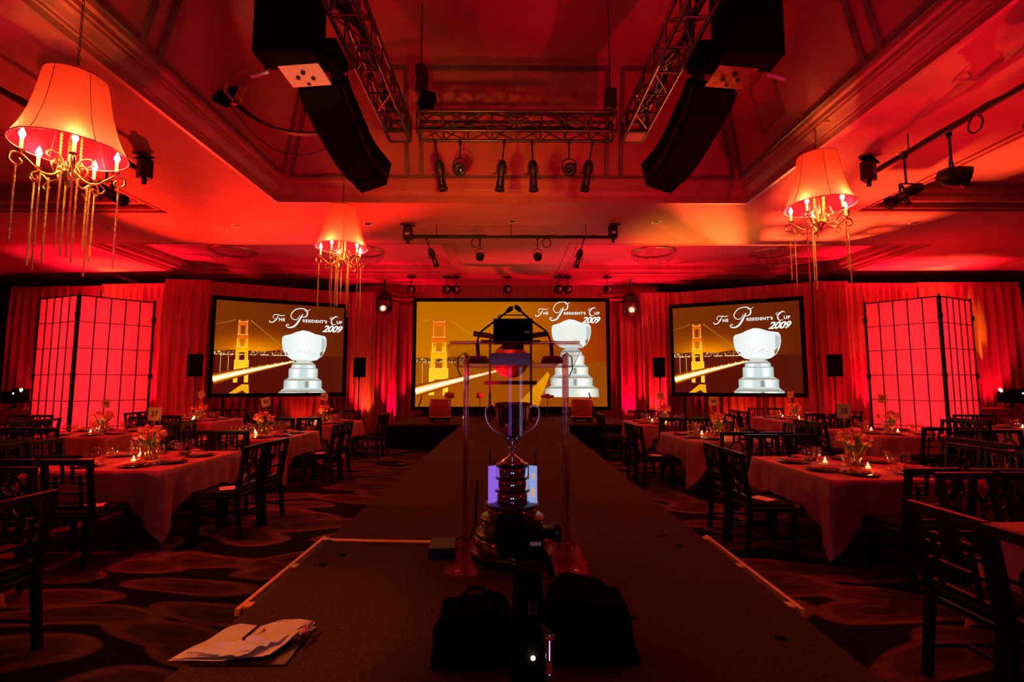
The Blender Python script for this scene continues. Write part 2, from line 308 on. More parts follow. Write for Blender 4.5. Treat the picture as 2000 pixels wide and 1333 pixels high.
# coffers: stepped mouldings up to a recessed panel
def ring(b, r0, z0, r1, z1):
    (a0, a1, c0, c1), (d0, d1, e0, e1) = r0, r1
    p = [(a0, c0, z0), (a1, c0, z0), (a1, c1, z0), (a0, c1, z0)]; q = [(d0, e0, z1), (d1, e0, z1), (d1, e1, z1), (d0, e1, z1)]
    b.add(p + q, [(i, 4 + i, 4 + (i + 1) % 4, (i + 1) % 4) for i in range(4)])
def ins(h, d): return (h[0] + d, h[1] - d, h[2] + d, h[3] - d)
for h in HOLES[1:]:
    steps = [(0, 0), (0, 0.05), (0.10, 0.05), (0.10, 0.02), (0.14, 0.02), (0.14, 0.10), (0.34, 0.10), (0.34, 0.07), (0.38, 0.07), (0.38, 0.16), (0.44, 0.20), (0.44, 0.34)]
    for (d0, z0), (d1, z1) in zip(steps, steps[1:]): ring(b, ins(h, d0), CZ + z0, ins(h, d1), CZ + z1)
    g = ins(h, 0.44); b.add([(g[0], g[2], CZ + 0.34), (g[1], g[2], CZ + 0.34), (g[1], g[3], CZ + 0.34), (g[0], g[3], CZ + 0.34)], [(0, 3, 2, 1)])
struct(b, 'ceiling', 'plaster')
# crown moulding of the central tray
h = HOLES[0]; b = MB()
steps = [(0, -0.03), (-0.02, -0.03), (-0.02, 0.0), (0, -0.03), (0.0, 0.05), (0.03, 0.05), (0.03, 0.08), (0.05, 0.09), (0.09, 0.15), (0.13, 0.18), (0.13, 0.22), (0.16, 0.22), (0.16, 0.28), (0.20, 0.30)]
for (d0, z0), (d1, z1) in zip(steps[3:], steps[4:]): ring(b, ins(h, d0), CZ + z0, ins(h, d1), CZ + z1)
ring(b, ins(h, -0.07), CZ + 0.0, ins(h, -0.05), CZ - 0.035); ring(b, ins(h, -0.05), CZ - 0.035, ins(h, 0), CZ - 0.03)
struct(b, 'trim_1', 'moulding')
IN0 = ins(h, 0.20); ZB = CZ + 0.30; IN1 = (-3.55, 3.72, -2.2, 8.18); ZT = EYE + 5.85
b = MB(); ring(b, IN0, ZB, IN1, ZT)
b.add([(IN1[0], IN1[2], ZT), (IN1[1], IN1[2], ZT), (IN1[1], IN1[3], ZT), (IN1[0], IN1[3], ZT)], [(0, 3, 2, 1)])
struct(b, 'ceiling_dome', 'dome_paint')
# panel mouldings on the slopes of the dome
def slope_pt(side, u, v):
    """side back: u = x ; side left/right: u = y ; v 0..1 up the slope"""
    f = lambda a, b_: a + (b_ - a) * v
    z = f(ZB, ZT)
    if side == 'back': return Vector((u, f(IN0[3], IN1[3]) - 0.02, z))
    if side == 'left': return Vector((f(IN0[0], IN1[0]) + 0.02, u, z))
    return Vector((f(IN0[1], IN1[1]) - 0.02, u, z))
def sedge(side, v):
    f = lambda a, b_: a + (b_ - a) * v
    return (f(IN0[0], IN1[0]), f(IN0[1], IN1[1])) if side == 'back' else (-2.0, f(IN0[3], IN1[3]))
b = MB(); vb, vt = 0.03, 0.90
def strip(side, u0, v0, u1, v1, wd=0.07):
    nrm = {'back': (0, 1, 0), 'left': (1, 0, 0), 'right': (1, 0, 0)}[side]
    b.bar(slope_pt(side, u0, v0), slope_pt(side, u1, v1), wd, 0.035, up=nrm)
for side, cuts in (('back', (-1.72, 1.92)), ('left', (5.2, 1.6)), ('right', (5.25, 1.6))):
    for c in cuts:
        for dd in (-0.13, 0.13): strip(side, c + dd, vb, c + dd * 1.0, vt, 0.07)
    if side == 'back':
        for sgn, k in ((1, 0), (-1, 1)):
            strip(side, sedge(side, vb)[k] + sgn * 0.12, vb, sedge(side, vt)[k] + sgn * 0.12, vt, 0.06)
        segs = [(sedge(side, vt)[0] + 0.12, -1.85), (-1.59, 1.79), (2.05, sedge(side, vt)[1] - 0.12)]
        for u0, u1 in segs: strip(side, u0, vt, u1, vt, 0.07)
        for u0, u1 in [(IN0[0] + .12, IN0[1] - .12)]: strip(side, u0, vb, u1, vb, 0.04)
    else:
        for v in (vb, vt): strip(side, -2.0, v, sedge(side, v)[1] - 0.12, v, 0.05)
        strip(side, sedge(side, vb)[1] - 0.14, vb, sedge(side, vt)[1] - 0.14, vt, 0.06)
struct(b, 'trim_2', 'moulding_dark')
# closed access hatch on the right slope
b2 = MB()
for (u0, v0, u1, v1) in ((6.9, 0.17, 7.5, 0.17), (7.5, 0.17, 7.5, 0.52), (7.5, 0.52, 6.9, 0.52), (6.9, 0.52, 6.9, 0.17)):
    b2.bar(slope_pt('right', u0, v0), slope_pt('right', u1, v1), 0.012, 0.012, up=(1, 0, 0))
tag(b2.build('ceiling_hatch', 'moulding_dark'), 'closed rectangular access hatch outlined on the right slope of the ceiling dome', 'hatch')
# open access hatch on the left slope with its cables
t = thing('open_ceiling_hatch', at(450, 172, 6.6), 'open square access hatch with dark recess on the left slope of the dome', 'hatch')
inv = t.matrix_world.inverted()
P = [at(447, 132, 6.9) , at(477, 167, 7.0), at(458, 207, 6.4), at(420, 187, 6.3)]
o0 = Vector(t.location)
b = MB(); q = [p - o0 for p in P]; nrm = Vector((1, 0, 0.2))
b.add([p + nrm * 0.03 for p in q] + [p - nrm * 0.12 for p in q], [(0, 1, 2, 3), (4, 7, 6, 5), (0, 4, 5, 1), (1, 5, 6, 2), (2, 6, 7, 3), (3, 7, 4, 0)]); b.build('recess', 'black_matte', t)
b = MB(); b.bar(at(475, 170, 6.75) - o0, at(459, 205, 6.25) - o0, 0.09, 0.03); b.build('hatch_door_edge', 'yellow_board', t)
b = MB(); b.bar(at(444, 142, 6.6) - o0, at(440, 180, 6.25) - o0, 0.05, 0.02); b.bar(at(440, 180, 6.25) - o0, at(455, 195, 6.2) - o0, 0.03, 0.02); b.build('frame_edge', 'label_tan', t)
def catenary(p, q, sag, n=16):
    p, q = Vector(p), Vector(q); out = []
    for i in range(n + 1):
        f = i / n; v = p.lerp(q, f); v.z -= sag * 4 * f * (1 - f); out.append(v)
    return out
b = MB(); p0, p1 = at(452, 200, 6.3), at(672, 248, 5.8)
for k in range(5): b.tube(catenary(p0 + Vector((0, 0, 0.02 * k)), p1 + Vector((0.02 * k, 0.03 * k, 0.035 * k)), 0.22 + 0.03 * k), 0.016, 6)
tag(b.build('cable_bundle', 'black'), 'thick black cable bundle sagging from the open hatch to the left truss', 'cable')
b = MB(); b.tube(catenary(at(450, 205, 6.3), at(668, 272, 5.8), 0.42), 0.007, 5)
tag(b.build('thin_cable', 'black'), 'thin black cable drooping below the thick bundle at the open hatch', 'cable')
# recessed downlights and sprinkler dots
dl = None
for i, (px, py, lab) in enumerate([(1001, 432, 'in the middle of the ceiling above the lighting pipe'), (719, 437, 'right of the middle lamp shade'), (461, 441, 'in the orange lit ceiling left of the middle lamp'),
                                   (1281, 433, 'in the bright orange ceiling patch'), (243, 310, 'beside the left pipe end near the big left lamp'), (1768, 299, 'above the right lighting pipe'),
                                   (1785, 436, 'far right behind the right lamp'), (210, 446, 'far left beyond the big left lamp')]):
    d = (at(px, py, 1) - Vector((0, 0, EYE))); k = 3.4 / d.z; p = Vector((0, 0, EYE)) + d * k
    if dl is None:
        dl = thing('recessed_downlight', (0, 0, 0), '', 'ceiling light', 'recessed downlights in the ceiling')
        b = MB(); b.lathe([(0.075, 0.0), (0.075, -0.01), (0.10, -0.012), (0.10, 0)], 20); b.build('trim_ring', 'alu', dl)
        b = MB(); b.lathe([(0.075, -0.004), (0.001, -0.003)], 20); b.build('recess', 'black', dl); o = dl
    else: o = copy_tree(dl)
    o.location = (p.x, p.y, CZ - 0.001); tag(o, 'small round recessed downlight ' + lab)

# ---------------------------------------------------------------- drapes
def drape(name, p0, p1, top, folds, amp, label, bot=0.03, header=True, m='drape', group='red lit pleated drapes'):
    p0, p1 = Vector((*p0, 0)), Vector((*p1, 0)); d = p1 - p0; L = d.length; d.normalize(); nr = Vector((-d.y, d.x, 0))
    if nr.y > 0: nr = -nr
    n = int(folds * 8); zs = [bot, 0.8, 1.8, 2.8, 3.6, top - 0.25, top - 0.10, top - 0.06, top]
    ph = random.random() * 9; vs = []; fs = []
    rnd = [random.uniform(0.5, 1.3) for _ in range(int(folds) + 3)]; dr = [random.uniform(-0.12, 0.12) for _ in range(int(folds) + 3)]
    for j, z in enumerate(zs):
        k = 1.0 if z < top - 0.3 else (0.45 if z < top - 0.12 else 0.12)
        for i in range(n + 1):
            f = i / n; a = f * folds; kk = int(a)
            am = amp * rnd[kk] * k
            w_ = sin(2 * pi * a + ph + 0.25 * sin(z * 1.3 + kk)) + 0.35 * sin(4 * pi * a + 1.3 + z * 0.3) + 0.2 * sin(2 * pi * a * 0.37)
            q = p0 + d * (f * L + dr[kk] * (1 - z / top) * 0.3 * sin(pi * (a - kk))) + nr * (am * w_)
            vs.append((q.x, q.y, z))
    N = n + 1
    for j in range(len(zs) - 1):
        for i in range(n): fs.append((j * N + i, j * N + i + 1, (j + 1) * N + i + 1, (j + 1) * N + i))
    b = MB(); b.add(vs, fs, True)
    return tag(b.build(name, m), label, 'drape', group)
T3 = EYE + 3.0
drape('drape', (-15.2, 14.7), (-12.3, 14.5), T3 - 0.05, 11, 0.08, 'red lit pleated drape at the far left wall left of the lantern top')
drape('drape', (-12.3, 14.5), (-9.75, 14.3), T3, 12, 0.07, 'brightly lit pleated drape behind the left lantern with hot streaks')
drape('drape', (-9.85, 13.75), (-8.60, 13.88), T3, 5, 0.08, 'narrow dark red drape between the left lantern and the left screen')
drape('drape', (-8.8, 14.05), (-5.1, 15.85), T3, 20, 0.06, 'wide dark red drape behind the left projection screen')
drape('drape', (-5.15, 15.75), (-4.35, 15.8), T3, 4, 0.07, 'bright drape strip behind the speaker right of the left screen')
drape('drape', (-4.55, 16.1), (-3.7, 16.15), EYE + 2.75, 4, 0.07, 'glossy bright red drape under the left moving light')
drape('drape', (-3.8, 16.38), (-2.9, 16.38), EYE + 2.7, 4, 0.07, 'red drape folds touching the left edge of the middle screen')
drape('drape', (3.0, 16.38), (3.85, 16.38), EYE + 2.7, 4, 0.07, 'red drape folds touching the right edge of the middle screen')
drape('drape', (3.75, 16.15), (4.65, 16.1), EYE + 2.75, 4, 0.07, 'glossy bright red drape under the right moving light')
drape('drape', (4.38, 15.8), (5.3, 15.7), T3, 5, 0.07, 'bright drape strip behind the speaker left of the right screen')
drape('drape', (5.2, 15.85), (8.95, 14.05), T3, 20, 0.06, 'wide dark red drape behind the right projection screen')
drape('drape', (8.95, 13.95), (9.95, 13.9), T3, 5, 0.08, 'narrow dark drape behind the speaker right of the right screen')
drape('drape', (9.85, 14.15), (12.2, 14.15), T3, 12, 0.07, 'streaked red drape behind the left half of the right lantern')
drape('drape', (12.2, 14.15), (15.2, 14.1), T3 + 0.02, 11, 0.08, 'red drape with a yellow hot spot right of the right lantern')
b = MB(); b.box((0.05, 16.60, EYE + 3.05), (10.2, 0.16, 0.70)); tag(b.build('valance', 'drape'), 'plain dark red valance band above the middle screen', 'valance')
for sg, lab in ((-1, 'swagged red fabric gathered above the left moving light'), (1, 'swagged red fabric gathered above the right moving light')):
    b = MB(); vs = []; fs = []; n = 14; K = 10
    for j in range(K + 1):
        for i in range(n + 1):
            f = i / n; g = j / K
            x = 4.35 - f * 1.5; z = EYE + 3.12 - g * 0.30 * (0.3 + sin(pi * f)) - 0.1 * f
            vs.append((0.05 + sg * x, 16.0 + 0.10 * sin(g * 16) * sin(pi * f), z))
    for j in range(K):
        for i in range(n): fs.append((j * (n + 1) + i, j * (n + 1) + i + 1, (j + 1) * (n + 1) + i + 1, (j + 1) * (n + 1) + i))
    b.add(vs, fs, True); tag(b.build('swag', 'drape'), lab, 'swag')

# ---------------------------------------------------------------- projection screens
def stext(txt, size, shear=0.0, bold=0.0, space=1.0):
    cu = bpy.data.curves.new('t', 'FONT'); cu.body = txt; cu.size = size; cu.shear = shear; cu.offset = bold; cu.space_character = space; cu.resolution_u = 3
    o = bpy.data.objects.new('t', cu); COL.objects.link(o); bpy.context.view_layer.update()
    me = o.evaluated_get(bpy.context.evaluated_depsgraph_get()).to_mesh()
    vs = [tuple(v.co) for v in me.vertices]; fs = [tuple(p.vertices) for p in me.polygons]
    o.evaluated_get(bpy.context.evaluated_depsgraph_get()).to_mesh_clear()
    bpy.data.objects.remove(o); bpy.data.curves.remove(cu)
    return vs, fs
def lin(c):
    return tuple((x / 255 / 12.92) if x < 10 else ((x / 255 + 0.055) / 1.055) ** 2.4 for x in c)
class Pic:
    def __init__(s): s.v = []; s.f = []; s.c = []; s.z = 0.0
    def poly(s, pts, cols, up=True):
        if up: s.z += 0.00025
        o = len(s.v); n = len(pts)
        if not isinstance(cols[0], (tuple, list)): cols = [cols] * n
        s.v += [(x, y, s.z) for x, y in pts]; s.c += [lin(c) for c in cols]; s.f.append(tuple(range(o, o + n)))
    def grid(s, xs, ys, fn):
        s.z += 0.00025; o = len(s.v)
        for y in ys:
            for x in xs: s.v.append((x, y, s.z)); s.c.append(lin(fn(x, y)))
        n = len(xs)
        for j in range(len(ys) - 1):
            for i in range(n - 1): s.f.append((o + j * n + i, o + j * n + i + 1, o + (j + 1) * n + i + 1, o + (j + 1) * n + i))
    def mesh(s, vs, fs, col, dx, dy):
        s.z += 0.00025; o = len(s.v)
        s.v += [(x + dx, y + dy, s.z) for x, y, _ in vs]; s.c += [lin(col)] * len(vs); s.f += [tuple(i + o for i in f) for f in fs]
    def line(s, pts, w, col):
        ws = w if isinstance(w, (list, tuple)) else [w] * len(pts); s.z += 0.00025
        for i in range(len(pts) - 1):
            (x0, y0), (x1, y1) = pts[i], pts[i + 1]; L = sqrt((x1 - x0) ** 2 + (y1 - y0) ** 2) or 1; nx, ny = -(y1 - y0) / L, (x1 - x0) / L
            a, c = ws[i] / 2, ws[i + 1] / 2
            s.poly([(x0 + nx * a, y0 + ny * a), (x1 + nx * c, y1 + ny * c), (x1 - nx * c, y1 - ny * c), (x0 - nx * a, y0 - ny * a)], col, False)
    def curve(s, ctrl, w, col, n=14):          # Catmull-Rom stroke
        P = [ctrl[0]] + ctrl + [ctrl[-1]]; W = [w[0]] + w + [w[-1]]; out = []; ws = []
        for i in range(1, len(P) - 2):
            for k in range(n):
                t = k / n; r = []
                for d in (0, 1):
                    a, b_, c, e = P[i - 1][d], P[i][d], P[i + 1][d], P[i + 2][d]
                    r.append(0.5 * (2 * b_ + (c - a) * t + (2 * a - 5 * b_ + 4 * c - e) * t * t + (3 * b_ - a - 3 * c + e) * t ** 3))
                out.append(tuple(r)); ws.append(W[i] + (W[i + 1] - W[i]) * t)
        out.append(P[-2]); ws.append(W[-2]); s.line(out, ws, col)
def clampc(c): return tuple(max(0, min(255, x)) for x in c)
def paint(W, H, bx, bs, by, tx, ty, textx, texty, main):
    """projected slide: W x H metres; bx,bs,by place the bridge; tx,ty the trophy; textx,texty the title"""
    p = Pic(); hz = H * 0.42
    def sky(x, y):
        u = x / W; v = y / H
        if main:
            c = (228, 126, 0) if u < 0.5 else (228 - (u - .5) * 110, 126 - (u - .5) * 150, 2)
            g = max(0, 1 - abs(v - 0.5) / 0.55); k = 0.80 + 0.10 * g
            if v < 0.42: c = (215 - 30 * u, 106 - 20 * u, 3); k = 0.80 + 0.05 * (0.42 - v)
            return clampc((c[0] * k, c[1] * k, c[2]))
        glow = exp(-((v - 0.44) / 0.16) ** 2) * exp(-((u - 0.30) / 0.30) ** 2)
        base = (100 + 25 * (1 - u), 32 + 16 * (1 - u), 5)
        if v < 0.42: return (86, 14 + 8 * u, 8)
        return clampc((base[0] + 150 * glow, base[1] + 110 * glow, base[2]))
    xs_ = [W * i / 24 for i in range(25)]
    p.grid(xs_, [H * (0.42 + 0.58 * i / 20) for i in range(21)], sky); p.grid(xs_, [0, H * 0.2, H * 0.4199], sky)
    # far hills and city lights
    hill = [(0, hz + .04 * H), (.2 * W, hz + .05 * H), (.35 * W, hz + .035 * H), (.48 * W, hz + .06 * H), (.62 * W, hz + .01 * H), (.62 * W, hz - .01 * H), (0, hz - .01 * H)]
    p.poly(hill, (120, 52, 5) if main else (92, 24, 8))
    rr = random.Random(3)
    for k in range(170):
        x = (rr.random() ** 1.3) * W * 0.62; y = hz + rr.uniform(-0.012, 0.04) * H; s = rr.uniform(.006, .016)
        c = rr.choice([(255, 230, 150), (255, 180, 60), (255, 255, 230), (255, 140, 40)])
        p.poly([(x - s, y), (x, y - s), (x + s, y), (x, y + s)], c, k % 20 == 0)
    for k in range(60):
        x = rr.uniform(0.02, 0.56) * W; s = .014; p.poly([(x - s * 2, hz - .004), (x, hz - s), (x + s * 2, hz - .004), (x, hz + s)], (255, 235, 160), k == 0)
    # deck glow and roadway, tower and cables (bridge units: tower 1 wide, 1 high)
    hgt = bs[1]; wd = bs[0]
    dk0 = (0, by + .02 * H); dk1 = (W * (0.44 if main else 0.60), by + hgt * 0.335 * (1.0 if not main else .93))
    def dk(f): return (dk0[0] + (dk1[0] - dk0[0]) * f, dk0[1] + (dk1[1] - dk0[1]) * (f ** 0.92))
    for k in range(46):                                    # suspender cables below main cable
        f = k / 46; x = W * 0.02 + f * W * 0.50; tt = abs(x - bx) / (W * 0.40)
        if abs(x - bx) < wd * 0.62: continue
        yt = by + hgt * (1.0 - 0.62 * min(1, tt) ** 0.8); yb = by + hgt * (0.10 + 0.33 * x / W)
        p.line([(x, yb), (x, yt)], 0.004, (150, 60, 5) if not main else (190, 120, 20))
    cab = (215, 150, 40)
    xr = bx + wd * 0.5; xl = bx - wd * 0.5; yt = by + hgt
    p.line([(xr, yt), (xr + W * .13, yt - hgt * .22), (xr + W * .27, yt - hgt * .47)], [.018, .010, .005], cab)
    p.line([(xr - wd * .2, yt - .03), (xr + W * .10, yt - hgt * .28), (xr + W * .24, yt - hgt * .50)], [.008, .005, .004], (150, 70, 15))
    p.line([(xl, yt), (xl - W * .05, yt - hgt * .04), (0, yt - hgt * .09 - 0.0)], [.012, .010, .006], cab)
    p.line([(xl, yt - .05), (0, yt - hgt * .2)], .004, (160, 80, 15))
    for x in (0.05, 0.105, ):
        p.line([(W * x * (0.7 if main else 1), by + .08), (W * x * (0.7 if main else 1), by + hgt * .42)], .010, (255, 225, 140))
    O1, O2, Y1c, Y2c = (205, 75, 5), (235, 110, 5), (255, 190, 10), (255, 215, 40)
    lv = [(1.0, .76, .34), (.76, .56, .38), (.56, .34, .43), (.34, -.02, .50)]
    for (a, b_, w_) in lv:                                  # legs, stepping wider downwards
        ca, cb = ((O1, O2) if a > .8 else (O2, Y1c) if a > .5 else (Y1c, Y2c))
        lw = wd * .20 * (1 + (1 - a) * .6)
        for sg in (-1, 1):
            xo = bx + sg * wd * w_
            xi = xo - sg * lw
            p.poly([(xo, by + hgt * b_), (xi, by + hgt * b_), (xi, by + hgt * a), (xo, by + hgt * a)], [cb, cb, ca, ca])
            p.line([(xo - sg * lw * .25, by + hgt * b_), (xo - sg * lw * .25, by + hgt * a)], .010, (255, 215, 120))
    for (a, b_, w_, c) in ((.97, .91, .33, O2), (.76, .69, .37, O2), (.56, .47, .42, Y1c), (.34, .19, .49, Y2c)):
        p.poly([(bx - wd * w_, by + hgt * b_), (bx + wd * w_, by + hgt * b_), (bx + wd * w_, by + hgt * a), (bx - wd * w_, by + hgt * a)], [c, c, (c[0], c[1] - 20, c[2]), (c[0], c[1] - 20, c[2])])
        p.line([(bx - wd * w_, by + hgt * a), (bx + wd * w_, by + hgt * a)], .012, (255, 225, 130))
        g = wd * w_ * .75
        p.poly([(bx - g, by + hgt * b_), (bx - g * .55, by + hgt * (b_ - .035)), (bx - g, by + hgt * (b_ - .06))], c); p.poly([(bx + g, by + hgt * b_), (bx + g, by + hgt * (b_ - .06)), (bx + g * .55, by + hgt * (b_ - .035))], c)
    if not main:
        base = by - .02 * H
        p.poly([(bx - wd * .75, 0), (bx + wd * .1, base - .03), (bx + wd * .55, base - .04), (bx + wd * .6, 0)], (245, 170, 20)); p.poly([(bx - wd * .25, 0), (bx + wd * .15, .08), (bx + wd * .4, 0)], (90, 20, 5))
    N = 20
    for (w0, w1, c) in ((.30, .07, (150, 60, 5)), (.19, .05, (255, 170, 30)), (.13, .03, (250, 245, 190)), (.05, .012, (255, 255, 240))):
        w0 *= H / 2.57; pts = [dk(k / N) for k in range(N + 1)]; p.line(pts, [w0 + (w1 - w0) * k / N for k in range(N + 1)], c)
    for k in range(9):
        f = .18 + k * .095; x, y = dk(f); y += .07 * (1 - .4 * f); s = .04 * (1 - .55 * f)
        p.poly([(x - s, y), (x, y - s), (x + s, y), (x, y + s)], (255, 190, 50)); p.poly([(x - s * .5, y), (x, y - s * .5), (x + s * .5, y), (x, y + s * .5)], (255, 250, 200))
    if main:                                               # second roadway sweep in the lower middle
        p.poly([(W * .52, 0), (W * .64, 0), (W * .70, H * .30), (W * .69, H * .33)], [(200, 125, 5), (230, 140, 5), (255, 170, 20), (235, 150, 10)])
    # trophy on the slide: bowl, neck and tiers, metres from (tx, ty = rim peak)
    Wh, Gr, Sh, Dk = (250, 253, 250), (205, 222, 222), (168, 180, 172), (90, 70, 50)
    cream = (236, 232, 208)
    A = Gr if not main else cream
    def tier(w0, w1, y0, y1, notch=True):
        n = 10; L_ = [Sh, A, Wh, Wh, A, Gr, A, Wh, Wh, A, Sh]
        p.z += .00025
        for k in range(n):
            xa, xb = -1 + 2 * k / n, -1 + 2 * (k + 1) / n
            p.poly([(tx + w1 * xa, ty - y1), (tx + w1 * xb, ty - y1), (tx + w0 * xb, ty - y0), (tx + w0 * xa, ty - y0)], [L_[k], L_[k + 1], L_[k + 1], L_[k]], False)
    def flange(w0, w1, y0, y1): p.poly([(tx - w1, ty - y1), (tx + w1, ty - y1), (tx + w0, ty - y0), (tx - w0, ty - y0)], [(150, 130, 100), (150, 130, 100), Gr, Gr])
    y_end = ty if not main else 9
    flange(.24, .33, .95, 1.03); tier(.33, .34, 1.03, 1.12)
    flange(.34, .40, 1.12, 1.15); tier(.40, .40, 1.15, 1.42)
    flange(.40, .52, 1.42, 1.50); tier(.52, .52, 1.50, 1.73)
    flange(.52, .65, 1.73, 1.84); tier(.65, .65, 1.84, min(2.08, ty))
    if main: flange(.65, .80, 2.08, 2.16); tier(.82, .84, 2.16, 2.42)
    for (a, b_) in ((1.52, 1.71), (1.86, min(2.06, ty))):
        p.poly([(tx + .04, ty - b_), (tx + .17, ty - b_), (tx + .16, ty - a), (tx + .05, ty - a)], (170, 172, 160))
        for q in range(3):
            yy = a + (b_ - a) * (q + .5) / 3; p.poly([(tx + .08, ty - yy - .02), (tx + .13, ty - yy - .02), (tx + .13, ty - yy + .015), (tx + .08, ty - yy + .015)], (120, 120, 110), q == 0)
    tier(.17, .21, .86, .96)
    bowl = [(-.06, 0), (.10, -.02), (.30, -.10), (.46, -.13), (.56, -.15), (.61, -.22), (.62, -.42), (.58, -.60), (.50, -.76), (.36, -.88), (.18, -.93), (-.16, -.93), (-.34, -.88), (-.49, -.76), (-.58, -.60), (-.61, -.42), (-.61, -.24), (-.56, -.18), (-.38, -.13), (-.22, -.05)]
    p.z += .00025; o = len(p.v); nB = len(bowl)
    for x, y in bowl:
        e = abs(x) / .62; c = tuple(Wh[i] * (1 - e * .5) + Gr[i] * e * .5 for i in range(3)); p.v.append((tx + x, ty + y, p.z)); p.c.append(lin(c))
    cc = (255, 255, 255) if not main else (238, 240, 224)
    p.v.append((tx - .05, ty - .40, p.z)); p.c.append(lin(cc))
    for i in range(nB): p.f.append((o + i, o + nB, o + (i + 1) % nB))
    p.poly([(tx + .48, ty - .20), (tx + .585, ty - .26), (tx + .60, ty - .42), (tx + .55, ty - .58), (tx + .47, ty - .70)], [(190, 200, 195)] * 5)
    p.poly([(tx + .44, ty - .66), (tx + .54, ty - .60), (tx + .50, ty - .74), (tx + .44, ty - .78)], (140, 110, 80)); p.poly([(tx - .50, ty - .66), (tx - .44, ty - .70), (tx - .44, ty - .76), (tx - .49, ty - .72)], (140, 110, 80))
    for k in range(26):
        x = tx + rr.uniform(-.22, .30); y = ty - .62 + rr.uniform(-.07, .07) - (x - tx) * .2; s = rr.uniform(.008, .03); p.poly([(x - s, y - .004), (x + s, y), (x + s, y + .006), (x - s, y + .004)], (185, 180, 160), k == 0)
    p.poly([(tx - .28, ty - .88), (tx + .28, ty - .88), (tx + .16, ty - .95), (tx - .16, ty - .95)], [(215, 220, 210)] * 4)
    # title lettering
    S = 1.0; Wc = (255, 255, 250); Bk = (60, 20, 5)
    def letters(txt, size, dx, dy, shear=0.0, bold=0.0, sp=1.0):
        vs, fs = stext(txt, size, shear, bold, sp)
        p.mesh(vs, fs, Bk, textx + dx + .008, texty + dy - .009); p.mesh(vs, fs, Wc, textx + dx, texty + dy)
    def swash(pts, ws):
        q = [(textx + x, texty + y) for x, y in pts]
        p.curve([(x + .008, y - .009) for x, y in q], ws, Bk); p.curve(q, ws, Wc)
    swash([(.03, -.02), (.005, .01), (.04, -.04), (.12, -.02), (.19, .06), (.24, .16)], [.030, .018, .022, .030, .034, .014])
    swash([(.15, .07), (.10, .12), (.14, .19), (.24, .19), (.34, .175), (.42, .20)], [.012, .014, .018, .022, .020, .010])
    letters('HE', .125, .255, .015, 0, .004, 1.15)
    swash([(.53, -.10), (.49, -.07), (.46, -.12), (.54, -.17), (.68, -.12), (.80, .05), (.90, .25)], [.034, .020, .022, .034, .050, .052, .020])
    swash([(.83, .22), (.74, .08), (.62, .10), (.58, .22), (.70, .38), (.90, .42), (1.02, .34), (1.00, .20), (.90, .16), (.86, .22)], [.012, .018, .022, .024, .024, .026, .034, .036, .020, .012])
    swash([(.94, .36), (1.02, .36), (1.10, .41)], [.012, .018, .010])
    letters("RESIDENT'S", .118, 0.90, .015, 0, .004, 1.16)
    swash([(1.90, .20), (1.84, .24), (1.74, .17), (1.71, .06), (1.76, -.02), (1.84, .0)], [.012, .018, .030, .036, .028, .012])
    swash([(1.72, .22), (1.67, .17), (1.72, .13), (1.80, .20), (1.88, .24)], [.010, .014, .014, .012, .010])
    letters('UP', .125, 1.86, .015, 0, .004, 1.12)
    letters('2009', .28, 1.46, -.25, .45, .008, .92)
    return p
SZ_STAGE = EYE - 1.004
def build_screen(name, center, rz, W, H, pic, label, fr=0.11, name_main=False):
    t = thing(name, center, label, 'screen', 'projection screens', rz)      # local: x across, z up, faces -y
    b = MB()
    for sx in (-1, 1): b.box((sx * (W / 2 + fr / 2), 0, 0), (fr, 0.07, H + 2 * fr))
    for sz in (-1, 1): b.box((0, 0, sz * (H / 2 + fr / 2)), (W, 0.07, fr))
    b.box((0, 0.045, 0), (W + fr, 0.02, H + fr)); b.build('frame', 'black_matte', t)
    me = bpy.data.meshes.new('slide')
    me.from_pydata([(x - W / 2, 0.030 - z * 1.0, y - H / 2) for x, y, z in pic.v], [], pic.f); me.update()
    ca = me.color_attributes.new('col', 'FLOAT_COLOR', 'POINT')
    for i, c in enumerate(pic.c): ca.data[i].color = (*c, 1)
    me.materials.append(M['screen_picture'])
    o = bpy.data.objects.new('slide', me); COL.objects.link(o); o.parent = t
    tag(o, 'glowing slide of a lit suspension bridge, a silver cup and white title lettering')
    zb = -center[2] + (SZ_STAGE if name_main else 0)
    for sx in (-1, 1):
        b = MB(); b.box((sx * W * .42, 0.09, (zb - H / 2) / 2), (0.05, 0.05, -zb - H / 2 + .02)); b.box((sx * W * .42, 0.09, zb + 0.02), (0.06, 0.7, 0.04)); b.build('support_leg', 'black_matte', t)
    return t
SW, SH = 3.42, 2.62
pl = paint(SW, SH, SW * .20, (.37, 1.75), .34, SW * .675, SH * .71, SW * .39, SH * .80, False)
pr = paint(SW, SH, SW * .20, (.37, 1.75), .34, SW * .675, SH * .72, SW * .34, SH * .80, False)
ang = atan2(1.6, 3.28)
build_screen('projection_screen', (-6.64, 14.2, EYE + 1.04), ang, SW, SH, pl, 'tilted projection screen on the left beside the left lantern')
build_screen('projection_screen', (6.67, 14.2, EYE + 1.04), -ang, SW, SH, pr, 'tilted projection screen on the right beside the right lantern')
MW, MH = 5.93, 3.27
pm = paint(MW, MH, MW * .12, (.60, 2.30), .40, MW * .815, MH * .83, MW * .625, MH * .87, True)
build_screen('projection_screen', (0.09, 15.0, EYE + 0.93), 0, MW, MH, pm, 'large middle projection screen behind the stage', name_main=True)

